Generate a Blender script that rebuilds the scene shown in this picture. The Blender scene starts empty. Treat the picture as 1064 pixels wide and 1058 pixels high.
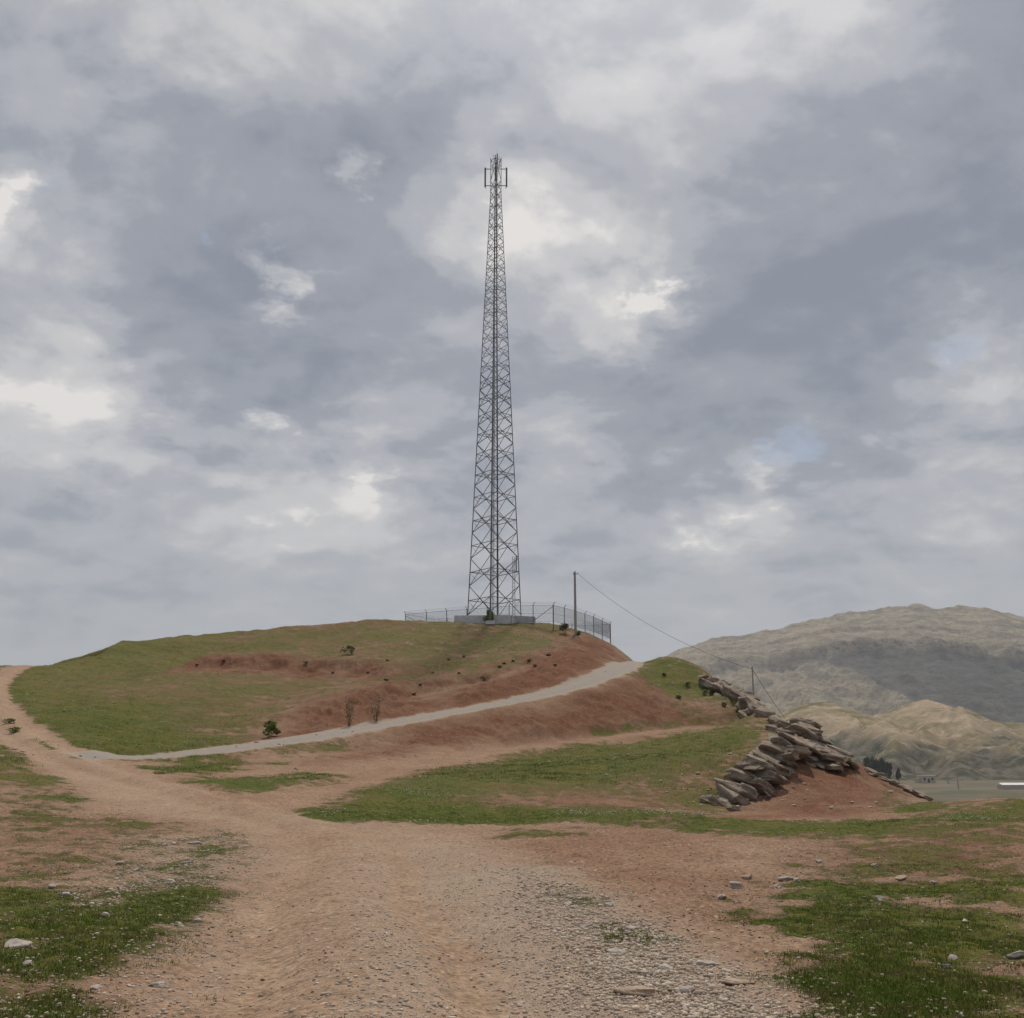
import bpy, math, random
import numpy as np
from mathutils import Vector, Matrix
random.seed(7); rng = np.random.default_rng(11)
R = math.radians
sc = bpy.context.scene
COL = sc.collection

# ---------------------------------------------------------------- camera
F = 1115.0; CX, CY = 532.0, 529.0; PITCH = math.atan(261 / F); EYE = 1.65
HAZE = 1.15e-4
SP, CP = math.sin(PITCH), math.cos(PITCH)
cam = bpy.data.cameras.new('camera'); camo = bpy.data.objects.new('camera', cam); COL.objects.link(camo)
cam.sensor_fit = 'HORIZONTAL'; cam.sensor_width = 36; cam.lens = 36 * F / 1064
cam.clip_start = 0.1; cam.clip_end = 30000
camo.location = (0, 0, EYE); camo.rotation_euler = (math.pi / 2 + PITCH, 0, 0)
sc.camera = camo

def at(px, py, D):
    """point of the view line through a photo pixel that lies D metres ahead"""
    x = (px - CX) / F; y = (CY - py) / F
    t = D / (CP - y * SP)
    return (x * t, D, EYE + t * (SP + y * CP))

# ---------------------------------------------------------------- noise
def _hash(ix, iy, seed):
    h = (ix.astype(np.int64) * 374761393 + iy.astype(np.int64) * 668265263 + seed * 974711) & 0xffffffff
    h = ((h ^ (h >> 13)) * 1274126177) & 0xffffffff
    h = (h ^ (h >> 16)) & 0xffff
    return h.astype(np.float64) / 65535.0
def perlin(x, y, seed=0):
    ix = np.floor(x); iy = np.floor(y); fx = x - ix; fy = y - iy
    u = fx * fx * fx * (fx * (fx * 6 - 15) + 10); v = fy * fy * fy * (fy * (fy * 6 - 15) + 10)
    def g(a, b):
        an = _hash(ix + a, iy + b, seed) * 2 * np.pi
        return np.cos(an) * (fx - a) + np.sin(an) * (fy - b)
    return ((g(0, 0) * (1 - u) + g(1, 0) * u) * (1 - v) + (g(0, 1) * (1 - u) + g(1, 1) * u) * v) * 1.5
def fbm(x, y, wl, octs=4, seed=0, gain=.5):
    s = 0; a = 1; f = 1 / wl; n = 0
    for o in range(octs):
        s = s + a * perlin(x * f + 17.3 * o, y * f - 9.1 * o, seed + o); n += a; a *= gain; f *= 2.03
    return s / n
def ridged(x, y, wl, octs=4, seed=0):
    s = 0; a = 1; f = 1 / wl; n = 0
    for o in range(octs):
        s = s + a * (1 - np.abs(perlin(x * f + 5.7 * o, y * f + 3.3 * o, seed + o)) * 1.6); n += a; a *= .5; f *= 2.1
    return s / n
def sst(a, b, x):
    t = np.clip((x - a) / (b - a), 0, 1); return t * t * (3 - 2 * t)

# ---------------------------------------------------------------- terrain heights
PXC = [
 # near plane edge and left rise
 (0,850,28),(0,800,42),(60,850,29),(0,900,17.5),(1064,900,18.5),(1064,850,33),(1064,830,44),(960,833,41),(900,848,37),(800,849,35.5),
 (340,850,31),(250,835,36),(180,815,42),(120,803,47),(75,787,53),(20,765,61),(-5,740,72),(-14,720,84),(-4,705,96),(12,696,106),(25,690,112),
 (640,850,33),(500,850,33),(400,850,33),
 # left hill: field, bench, scarp, crest
 (50,745,70),(100,775,59),(150,770,66),(110,740,78),(150,740,80),(200,725,92),(300,735,90),(250,760,74),(40,715,92),(60,700,102),(100,700,107),(200,700,113),(300,702,114),
 (170,682,126),(60,684,114),(100,668,128),(200,661,138),(280,654,144),(350,647.5,148),(420,645,150),(500,648,150),(560,651,148),(586,653,149.5),(597,655.5,152.5),(608,659,156.5),(617,662,160),(626,666,165),(634.5,670,170),(641,680,150),(646,686,135),(620,676,140),(612,668,143),(626,674,148),
 (40,697,125),(15,702,130),(60,695,150),(-20,702,120),(85,690,165),
 (350,690,120),(350,705,114),(300,686,122),(250,684,123),
 # gravel road
 (110,789,55),(200,783,60),(300,770,67),(400,752,76),(500,735,85),(560,723,91),(600,712,96),(630,701,103),(648,692,112),(658,685.5,122),
 # hill above road
 (400,735,80),(400,715,96),(400,690,118),(450,715,95),(450,680,126),(500,715,92),(500,700,107),(500,680,124),(500,660,140),(550,700,101),(550,680,116),(600,692,101),(605,680,118),(635,685,120),(350,730,88),(350,745,78),
 # path
 (730,755,90),(680,760,86),(625,767,82),(543,776,74),(458,788,64),(400,798,56),(330,812,48),
 # bank under the road
 (650,708,99),(610,717,93),(543,733,84),(430,754,76),(622,755,84),(543,765,76),(690,738,95),(665,715,99),
 # grass slope
 (700,845,36),(450,846,34.5),(700,810,50),(700,780,69),(550,812,47),(550,792,61),(450,818,44),(780,780,62),(795,760,74),(600,835,39),(740,845,42),
 # right hump
 (690,690,112),(705,684,118),(740,703,112),(780,726,100),(800,744,89),(720,728,101),(760,744,93),(700,750,91),
 # red mound behind the outcrop
 (790,846,44),(870,847,43),(930,843,44),(845,769,60),(868,780,60),(885,793,60),(900,804,59),(930,821,57),(962,834,54),(880,812,53),(830,800,52.5),(800,785,54),(810,762,66),(765,825,48),(905,812,64),(930,828,64),(880,801,67),(952,837,62),(868,788,68),(825,785,55.5),(800,832,47.3),(850,815,51.5),
]
WXC = [(0,0,0),(-6,0,.1),(6,0,0),(-20,5,.4),(20,5,0),(0,8,0),(-6,12,.1),(6,12,0),(0,18,0),(-10,18,.25),(10,18,0),(0,25,0),(12,26,.05),(40,10,-.3),(-40,10,1.5),
 (0,-25,0),(-45,-25,1),(45,-25,-1.5),(-120,-60,0),(120,-60,-8),(0,-120,0),(-70,40,4),(-80,80,9),(-100,130,13),(50,45,-4),(32,58,-3),(34,74,-3.5),(55,80,-9),(90,60,-13),
 (32,96,-2.8),(28,91,.6),(37,90,-5),(24,100,4.2),(25,113,4.2),(45,100,-4),(75,100,-13),(40,130,-1.5),(43,150,-5.5),(25,162,10),(23,175,12),(0,190,17),(19,136,11),(18,126,11),(60,160,-10),(120,150,-18),(-40,200,15),(-80,170,12),(-50,165,17),(-5,170,20.2),
 (0,270,0),(-110,250,4),(100,260,-18),(-200,100,8),(-200,-20,3),(200,50,-20),(160,200,-20),(-160,200,6),(-62,115,10.8)]
P = np.array([at(*p) for p in PXC] + WXC)
def _phi(r): return np.sqrt(r * r + 9.0)
def _tps_fit():
    n = len(P); d = np.hypot(P[:, None, 0] - P[None, :, 0], P[:, None, 1] - P[None, :, 1])
    A = np.zeros((n + 3, n + 3)); A[:n, :n] = -_phi(d) + np.eye(n) * .25
    A[:n, n] = 1; A[:n, n + 1:] = P[:, :2]; A[n, :n] = 1; A[n + 1:, :n] = P[:, :2].T
    b = np.zeros(n + 3); b[:n] = P[:, 2]
    return np.linalg.solve(A, b)
WT = _tps_fit()
def base_h(x, y):
    x = np.asarray(x, float); y = np.asarray(y, float); sh = x.shape; xf = x.ravel(); yf = y.ravel(); out = np.empty_like(xf)
    n = len(P)
    for i in range(0, len(xf), 60000):
        a = xf[i:i + 60000]; b = yf[i:i + 60000]
        d = np.hypot(a[:, None] - P[None, :, 0], b[:, None] - P[None, :, 1])
        out[i:i + 60000] = -_phi(d) @ WT[:n] + WT[n] + WT[n + 1] * a + WT[n + 2] * b
    return out.reshape(sh)

def polydist(x, y, pts):
    """distance to a polyline and the station along it (index units)"""
    best = np.full(x.shape, 1e9); st = np.zeros(x.shape)
    for k in range(len(pts) - 1):
        ax, ay = pts[k][:2]; bx, by = pts[k + 1][:2]; dx, dy = bx - ax, by - ay
        t = np.clip(((x - ax) * dx + (y - ay) * dy) / (dx * dx + dy * dy), 0, 1)
        d = np.hypot(x - ax - t * dx, y - ay - t * dy); m = d < best
        best[m] = d[m]; st[m] = k + t[m]
    return best, st
def smooth_line(pts, n=4):
    pts = [np.array(p, float) for p in pts]
    for _ in range(2):
        q = [pts[0]]
        for a, b in zip(pts[:-1], pts[1:]): q += [a * .75 + b * .25, a * .25 + b * .75]
        pts = q + [pts[-1]]
    return pts
ROAD_GRAVEL = smooth_line([at(*p) for p in [(110,790,55),(150,787,57.5),(200,783,60),(300,770,67),(400,752,76),(500,735,85),(560,723,91),(600,712,96),(630,701,103),(648,692,112),(657,685.5,122)]] + [(17,133,11.8),(24,142,9.5)])
ROAD_MAIN = smooth_line([(-.6,-20,0),(-.8,4,0),(-1.0,9,0),(-2.2,14,0)] + [at(*p) for p in [(375,900,18.2),(355,870,24.5),(300,850,31),(235,835,36),(170,815,42),(115,803,47),(70,787,53),(25,765,61),(0,740,72),(-8,720,84),(-2,705,96),(12,696,106),(25,690,112)]] + [(-52,130,11.5)])
PATH = smooth_line([at(*p) for p in [(250,832,37),(330,812,48),(400,798,56),(458,789,64),(543,776,74),(625,767,82),(680,760,86),(730,755,90),(790,750,94)]])
ROADS = [(ROAD_GRAVEL, 1.9, 2.2), (ROAD_MAIN, 1.9, 3.0), (PATH, 1.1, 1.5)]

def full_h(x, y):
    z = base_h(x, y); r = np.hypot(x, y)
    rough = .35 * sst(25, 100, r) + .0
    z = z + rough * fbm(x, y, 9, 4, 3) * 1.6
    z = z + sst(4, 20, r) * .10 * fbm(x, y, 2.2, 3, 21) + .05 * fbm(x, y, .9, 3, 31)
    z = z + .32 * np.exp(-((x - 3.5) / 2.4) ** 2 - ((y - 29.5) / 1.3) ** 2)
    for pts, w, bl in ROADS:
        m = (x > min(p[0] for p in pts) - 9) & (x < max(p[0] for p in pts) + 9) & (y > min(p[1] for p in pts) - 9) & (y < max(p[1] for p in pts) + 9)
        if not m.any(): continue
        d, st = polydist(x[m], y[m], pts)
        zz = np.interp(st, np.arange(len(pts)), [p[2] for p in pts])
        k = 1 - sst(w * .7, w + bl, d)
        zr = zz + .07 * np.cos(d / w * 5.0) * (1 - sst(w * .5, w * 1.25, d)) + .03 * fbm(x[m], y[m], .8, 2, 5)
        z[m] = z[m] * (1 - k) + zr * k
    # far rim sinks under the valley floor
    e = sst(225, 300, r)
    return z * (1 - e) - 26 * e

th = np.concatenate([np.arange(-180, -42, 2.5), np.arange(-42, -31, .3), np.arange(-31, 31, .056), np.arange(31, 42, .3), np.arange(42, 180, 2.5)])
rr = np.concatenate([[0.02, .5, 1, 1.6, 2.2, 3, 3.8, 4.6], np.geomspace(5.2, 62, 520), np.geomspace(62.35, 160, 330)[0:], np.geomspace(160.8, 300, 60)])
TH, RR = np.meshgrid(R(1) * th, rr)
GX, GY = np.sin(TH) * RR, np.cos(TH) * RR
GZ = full_h(GX, GY)
def grid_sample(A, x, y):
    r = np.hypot(x, y); t = np.degrees(np.arctan2(x, y))
    fi = np.interp(r, rr, np.arange(len(rr))); fj = np.interp(t, th, np.arange(len(th)))
    i = np.clip(fi.astype(int), 0, len(rr) - 2); j = np.clip(fj.astype(int), 0, len(th) - 2); u = fi - i; v = fj - j
    return (A[i, j] * (1 - u) * (1 - v) + A[i + 1, j] * u * (1 - v) + A[i, j + 1] * (1 - u) * v + A[i + 1, j + 1] * u * v)
def H(x, y): return float(grid_sample(GZ, np.array([x], float), np.array([y], float))[0])
_D = np.geomspace(4, 230, 2600)
def ground(px, py):
    """where the view line through a photo pixel first meets the ground"""
    x = (px - CX) / F; y = (CY - py) / F; t = _D / (CP - y * SP)
    zz = EYE + t * (SP + y * CP); g = grid_sample(GZ, x * t, _D)
    k = np.nonzero(zz <= g)[0]
    i = k[0] if len(k) else int(np.argmin(np.where(_D > 25, (zz - g) / _D, 9)))
    return (float(x * t[i]), float(_D[i]), float(g[i]))

# ---------------------------------------------------------------- ground cover, laid out in plan
G = np.full(GX.shape, .40); RD = np.full(GX.shape, .45); GV = np.zeros(GX.shape); DRY = np.full(GX.shape, .35); PEB = np.full(GX.shape, .12)
ATT = dict(G=G, R=RD, V=GV, D=DRY, P=PEB)
NZ = fbm(GX, GY, 1.6, 4, 77) + .0
NZB = fbm(GX, GY, 7, 4, 78); NZC = fbm(GX, GY, .45, 3, 79)
def inside_sd(x, y, pts):
    d, _ = polydist(x, y, list(pts) + [pts[0]])
    c = np.zeros(x.shape, bool)
    n = len(pts)
    for k in range(n):
        ax, ay = pts[k][:2]; bx, by = pts[(k + 1) % n][:2]
        if ay == by: continue
        c ^= ((ay > y) != (by > y)) & (x < (bx - ax) * (y - ay) / (by - ay) + ax)
    return np.where(c, d, -d)
def cover(pix, feather, rag, **vals):
    pts = [ground(*p) for p in pix]
    x0 = min(p[0] for p in pts) - 6; x1 = max(p[0] for p in pts) + 6; y0 = min(p[1] for p in pts) - 6; y1 = max(p[1] for p in pts) + 6
    m = (GX > x0) & (GX < x1) & (GY > y0) & (GY < y1)
    sd = inside_sd(GX[m], GY[m], pts) + rag * (NZ[m] * 1.2 + NZB[m] * .8)
    far = 1 + np.clip(np.hypot(GX[m], GY[m]) / 45, 0, 1.6); sd = sd + .35 * rag * NZC[m]
    k = sst(-feather * 1.5 * far, feather * 1.5 * far, sd)
    for n_, v in vals.items(): ATT[n_][m] = ATT[n_][m] * (1 - k) + v * k
# foreground
cover([(0,1075),(1064,1075),(1064,850),(900,848),(640,852),(330,850),(114,842),(0,820)], 1.5, .5, G=.16, R=.38, V=.12, D=.25, P=.3)
cover([(470,872),(560,862),(660,855),(760,862),(800,950),(860,1075),(760,1010),(620,925)], .7, .5, G=.05, R=.55, V=.0, P=.1)
cover([(0,830),(100,850),(190,855),(140,880),(60,930),(0,935)], .8, .6, G=.50, R=.58, V=.05, P=.4, D=.5)
cover([(150,872),(240,862),(285,885),(250,915),(130,940),(50,975),(0,1000),(0,985),(60,935)], .6, .5, G=.42, V=.35, P=.95, R=.3)
cover([(0,925),(45,925),(62,955),(25,985),(0,990)], .4, .35, G=.92, P=.2)
cover([(-30,1030),(20,1005),(60,985),(100,958),(150,932),(240,928),(230,950),(190,985),(150,1030),(115,1085),(-30,1085)], .45, .6, G=.84, P=.24, D=.3)
cover([(130,1010),(210,958),(240,938),(250,950),(200,1000),(140,1085),(100,1085)], .35, .5, G=.5, P=.8, D=.3)
cover([(-30,1045),(90,1030),(120,1040),(110,1095),(-30,1095)], .35, .5, G=.72, P=.5, D=.3)
cover([(800,945),(835,918),(900,925),(965,912),(890,958),(905,985),(850,990),(775,970)], .5, .9, G=.84, P=.1, D=.3)
cover([(920,958),(1000,925),(1075,915),(1075,1075),(865,1075),(850,1040),(900,990)], .7, 1.1, G=.78, P=.1, D=.35)
cover([(840,862),(1075,850),(1075,918),(960,912),(860,915)], .8, .6, G=.55, R=.75, P=.25, D=.7)
cover([(640,853),(700,848),(1075,835),(1075,856),(900,868),(760,866)], 1.0, .5, G=.85, D=.3, P=.06)
cover([(520,872),(600,868),(590,862),(540,862)], .5, .3, G=.8)
# roads
cover([(120,1085),(225,965),(300,905),(285,868),(200,850),(114,842),(84,822),(51,804),(15,781),(-6,769),(-10,715),(11,726),(25,741),(38,761),(63,776),(101,789),(180,812),(260,836),(330,850),(450,862),(500,880),(560,905),(650,965),(830,1085)], .45, .3, G=.0, R=.22, V=.25, P=.2, D=.3)
cover([(330,1085),(340,960),(350,900),(400,880),(480,880),(540,915),(640,975),(760,1085)], .7, .4, V=.55, P=.42, R=.22)
cover([(520,900),(575,905),(640,945),(730,1000),(840,1075),(660,1085),(590,985),(550,940)], .5, .5, V=.9, P=1.0, G=.2, R=.2)
cover([(575,920),(620,935),(700,985),(660,985),(600,950)], .3, .4, G=.55, P=1.0)
cover([(330,1085),(290,1085),(310,960),(330,890),(300,866),(370,866),(350,900),(350,960)], .4, .25, V=.0, P=.05, R=.25)
# middle ground: dirt apron with green streaks
cover([(180,812),(101,789),(330,785),(458,778),(700,757),(735,753),(730,758),(625,771),(543,782),(458,798),(400,815),(320,846),(250,838)], .6, .3, G=.02, R=.42, V=.0, P=.1)
cover([(150,798),(225,789),(255,792),(235,802),(165,804)], .6, .4, G=.9, D=.2)
cover([(255,792),(345,786),(330,792),(260,800)], .6, .5, G=.6, D=.4)
cover([(185,815),(235,808),(330,800),(360,806),(300,822),(230,826)], .7, .6, G=.8, D=.2)
cover([(320,846),(375,822),(460,799),(543,783),(625,772),(730,759),(800,757),(775,790),(735,830),(745,852),(330,852)], .8, .5, G=.76, D=.5, P=.08)
cover([(440,838),(540,815),(640,818),(735,800),(740,845),(560,838)], 1.2, 1.0, G=.40, D=.95, R=.7)
cover([(310,846),(420,822),(700,846),(640,852),(330,852)], .5, .4, G=.92, D=.2)
# left verge
cover([(-10,772),(15,785),(50,806),(85,825),(70,832),(30,815),(-10,806)], .6, .4, G=.72, D=.3)
cover([(4,735),(10,735),(20,765),(12,768)], .4, .3, G=.7)
# hill: field, scarp, crest
cover([(8,715),(25,695),(60,685),(100,668),(200,660),(350,648),(480,648),(600,655),(600,665),(430,725),(350,735),(240,775),(105,787),(63,775),(38,758),(22,735)], 1.0, .6, G=.62, D=.95, P=.05, R=.6)
cover([(10,716),(60,730),(200,735),(240,772),(105,786),(63,774),(38,757),(22,735)], 2.0, .8, G=.90, D=.16)
cover([(200,722),(420,705),(350,735),(300,760),(225,760)], 2.5, 1.2, G=.50, D=1.0, R=.6)
cover([(80,672),(160,672),(230,690),(160,698),(60,692)], 2.5, 1.2, G=.55, D=.6, R=.8)
cover([(160,680),(300,684),(440,694),(430,712),(350,704),(250,698),(150,696)], 1.4, 1.6, G=.24, R=.95, D=.8)
cover([(430,685),(540,680),(610,668),(560,692),(470,706),(390,712)], 2, 1.5, G=.50, R=.8, D=.9)
cover([(480,660),(610,660),(600,675),(500,682),(440,672)], 2, 1.2, G=.6, D=.75, P=.5)
cover([(90,668),(350,647),(430,645),(430,651),(200,667),(100,675)], 1.5, .8, G=.48, D=.8, R=.8)
cover([(255,771),(300,748),(350,722),(410,712),(450,722),(520,708),(570,692),(612,676),(642,680),(650,686),(622,694),(598,707),(515,731),(430,748),(300,769)], .9, 1.0, G=.10, R=.95, P=.08)
cover([(600,660),(612,662),(636,672),(646,684),(622,692),(602,686),(585,690),(560,688),(590,672)], 1.2, .8, G=.08, R=1.0)
cover([(480,715),(560,692),(605,676),(615,685),(580,705),(515,726)], .8, .9, G=.03, R=1.2, P=.08)
cover([(340,790),(430,756),(543,735),(610,718),(655,706),(668,700),(700,725),(735,748),(690,757),(622,763),(543,769),(430,777)], .7, .6, G=.04, R=1.0, P=.05)
cover([(615,760),(690,748),(725,750),(690,758),(625,764)], .6, .5, G=.75)
cover([(666,690),(700,683),(780,724),(805,748),(730,752),(700,728),(668,706)], .9, .6, G=.78, D=.5, P=.1)
cover([(710,728),(760,732),(770,748),(720,750)], 1, 1, G=.3, R=.8)
# red mound
cover([(745,850),(800,800),(850,765),(875,768),(930,812),(965,830),(900,849)], .8, .5, G=.06, R=.9, P=.05)
cover([(925,822),(945,826),(975,832),(950,842),(925,838)], .6, .3, G=.85)
cover([(925,838),(960,826),(1010,820),(990,834)], .6, .4, G=.2, V=.3, P=.5)
# the left track re-laid over its verges
_dm, _sm = polydist(GX, GY, ROAD_MAIN)
k = sst(1.0, 1.8, _dm + .4 * NZ) * (GX < -36) * sst(62, 72, GY); G += k * (.8 - G)
k = (1 - sst(1.1 - .45 * sst(62, 85, GY), 2.1 - .7 * sst(62, 85, GY), _dm + .5 * NZ)) * sst(42, 52, GY)
for n_, v in dict(G=.02, R=.22, V=.1, P=.1, D=.3).items(): ATT[n_][:] = ATT[n_] * (1 - k) + v * k
# two compacted wheel lanes with a rougher strip between
k = np.exp(-((_dm + .15 * NZ - .78) / .30) ** 2) * (GY > 3) * (1 - sst(70, 90, GY)); GV *= 1 - .85 * k; PEB *= 1 - .85 * k; RD += k * (.2 - RD); G *= 1 - k; GZ = GZ - .045 * k * sst(4, 8, np.hypot(GX, GY))
k = np.exp(-(_dm / .35) ** 2) * sst(46, 56, GY) * (1 - sst(80, 92, GY)) * sst(0, .3, NZB + .1); G += k * .55
# surfaced gravel road
dgr, _ = polydist(GX, GY, ROAD_GRAVEL)
k = 1 - sst(1.5, 2.3, dgr + .5 * NZ)
for n_, v in dict(G=0, R=0, V=.85, P=.1, D=0).items(): ATT[n_][:] = ATT[n_] * (1 - k) + v * k

G += (.32 * NZB + .34 * NZ + .20 * NZC) * sst(.08, .5, G)
DRY += .35 * fbm(GX, GY, 11, 4, 92); RD += .25 * fbm(GX, GY, 5, 4, 93) * sst(.3, .8, RD)
# low cut steps across the slope
def step(pix, h, wd_, reach):
    pts = [ground(*q) for q in pix]; d, st = polydist(GX, GY, pts); i = np.clip(st.astype(int), 0, len(pts) - 2); A = np.array(pts)
    ax, ay = A[i, 0], A[i, 1]; dx, dy = A[i + 1, 0] - ax, A[i + 1, 1] - ay
    sd = d * np.sign(dx * (GY - ay) - dy * (GX - ax)) + .8 * NZ + .3 * NZC
    tp = sst(0, 1.3, st) * sst(len(pts) - 1, len(pts) - 2.2, st)
    return h * (sst(-wd_, wd_, sd) - .5) * np.exp(-(sd / reach) ** 2) * tp, sd, tp
for pix, h, wd_, rc in (([(150,687),(230,688),(300,691),(370,692),(440,702)], .85, 1.2, 5), ([(270,757),(330,738),(390,724),(440,712),(500,704),(560,690)], .8, 1.1, 4)):
    dz_, sd_, tp_ = step(pix, h, wd_, rc); GZ = GZ + dz_; k = np.exp(-(sd_ / (wd_ * 1.5)) ** 2) * tp_ * sst(-.25, .25, NZB + NZ * .8); RD += k * (.95 - RD) * .8; G -= k * G * .6
# rain rills and clods on the bare red banks
_r = np.hypot(GX, GY); _b = sst(.6, .95, RD) * (1 - sst(.3, .7, G)) * sst(33, 60, _r) * sst(2.0, 3.5, dgr) * (1 - sst(170, 200, _r))
GZ = GZ + _b * (.45 * (ridged(GX, GY * .45, 2.6, 4, 95) - .62) + .22 * fbm(GX, GY, 1.1, 3, 96))
_n = 1 - sst(30, 55, _r); _or = sst(1.2, 2.6, _dm)
GZ = GZ + _n * (.025 + .035 * _or * (1 - .6 * GV)) * fbm(GX, GY, .38, 3, 98) * sst(3, 6, _r) + _n * .045 * sst(.3, .8, G) * np.abs(fbm(GX, GY, .5, 3, 99))
GZ = GZ + sst(.35, .8, G) * sst(20, 60, _r) * (1 - sst(170, 200, _r)) * (.14 * fbm(GX, GY, 1.0, 3, 97) + .25 * fbm(GX, GY, 4.5, 3, 94))

# ---------------------------------------------------------------- mesh helpers
def link(name, me, mat=None, parent=None, smooth=False):
    o = bpy.data.objects.new(name, me); COL.objects.link(o)
    if mat: me.materials.append(mat)
    if parent: o.parent = parent
    if smooth: me.polygons.foreach_set('use_smooth', np.ones(len(me.polygons), bool))
    return o
def mesh_np(name, V, Fc, k=None):
    """mesh from numpy arrays of verts and equal-sized faces"""
    V = np.asarray(V, np.float32); Fc = np.asarray(Fc, np.int32); k = Fc.shape[1]
    me = bpy.data.meshes.new(name); me.vertices.add(len(V)); me.vertices.foreach_set('co', V.ravel())
    me.loops.add(Fc.size); me.loops.foreach_set('vertex_index', Fc.ravel())
    me.polygons.add(len(Fc)); me.polygons.foreach_set('loop_start', np.arange(0, Fc.size, k, dtype=np.int32))
    me.update(calc_edges=True); me.validate()
    return me
def attr(me, name, vals):
    a = me.attributes.new(name, 'FLOAT', 'POINT'); a.data.foreach_set('value', np.asarray(vals, np.float32).ravel())
def grid_faces(nr, nc, wrap=False):
    i, j = np.meshgrid(np.arange(nr - 1), np.arange(nc if wrap else nc - 1), indexing='ij')
    j2 = (j + 1) % nc
    return np.stack([i * nc + j, i * nc + j2, (i + 1) * nc + j2, (i + 1) * nc + j], -1).reshape(-1, 4)[:, ::-1]
def tag(o, label=None, cat=None, group=None, kind=None):
    for k_, v in (('label', label), ('category', cat), ('group', group), ('kind', kind)):
        if v: o[k_] = v
    return o
def empty(name, loc, label, cat, group=None):
    o = bpy.data.objects.new(name, None); COL.objects.link(o); o.location = loc; o.empty_display_size = .3
    return tag(o, label, cat, group)
class MB:
    def __init__(s): s.v = []; s.f = []
    def add(s, vs, fs):
        n = len(s.v); s.v += [tuple(v) for v in vs]; s.f += [tuple(i + n for i in f) for f in fs]
    def bar(s, a, b, w, h=None, n=4, w2=None):
        """prism between two points"""
        a = Vector(a); b = Vector(b); d = (b - a).normalized()
        u = d.cross(Vector((0, 0, 1)))
        u = Vector((1, 0, 0)) if u.length < 1e-3 else u.normalized()
        v = d.cross(u); h = h or w; vs = []
        for p, sw in ((a, 1), (b, (w2 / w) if w2 else 1)):
            for k in range(n):
                an = 2 * math.pi * (k + .5) / n; m = .7071 if n == 4 else .5
                vs.append(p + u * math.cos(an) * w * m * sw + v * math.sin(an) * h * m * sw)
        fs = [(k, (k + 1) % n, n + (k + 1) % n, n + k) for k in range(n)] + [tuple(range(n))[::-1], tuple(range(n, 2 * n))]
        s.add(vs, fs)
    def angle(s, a, b, w, t, inward):
        """steel angle section: two thin flanges"""
        a = Vector(a); b = Vector(b); d = (b - a).normalized(); i = Vector(inward); i = (i - d * i.dot(d)).normalized(); q = d.cross(i)
        for e in ((i + q).normalized(), (i - q).normalized()):
            nrm = d.cross(e).normalized() * t / 2; e = e * w
            vs = [p + o for p in (a, b) for o in (nrm, nrm + e, -nrm + e, -nrm)]
            s.add(vs, [(0, 1, 5, 4), (1, 2, 6, 5), (2, 3, 7, 6), (3, 0, 4, 7), (3, 2, 1, 0), (4, 5, 6, 7)])
    def box(s, c, sz):
        x, y, z = c; a, b, h = sz[0] / 2, sz[1] / 2, sz[2] / 2
        vs = [(x + i * a, y + j * b, z + k_ * h) for k_ in (-1, 1) for j in (-1, 1) for i in (-1, 1)]
        s.add(vs, [(0, 2, 3, 1), (4, 5, 7, 6), (0, 1, 5, 4), (2, 6, 7, 3), (0, 4, 6, 2), (1, 3, 7, 5)])
    def tube(s, pts, r, n=5):
        for a, b in zip(pts[:-1], pts[1:]): s.bar(a, b, 2 * r, n=n)
    def build(s, name, mat, parent=None, smooth=False):
        me = bpy.data.meshes.new(name); me.from_pydata(s.v, [], s.f); me.update()
        return link(name, me, mat, parent, smooth)

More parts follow.
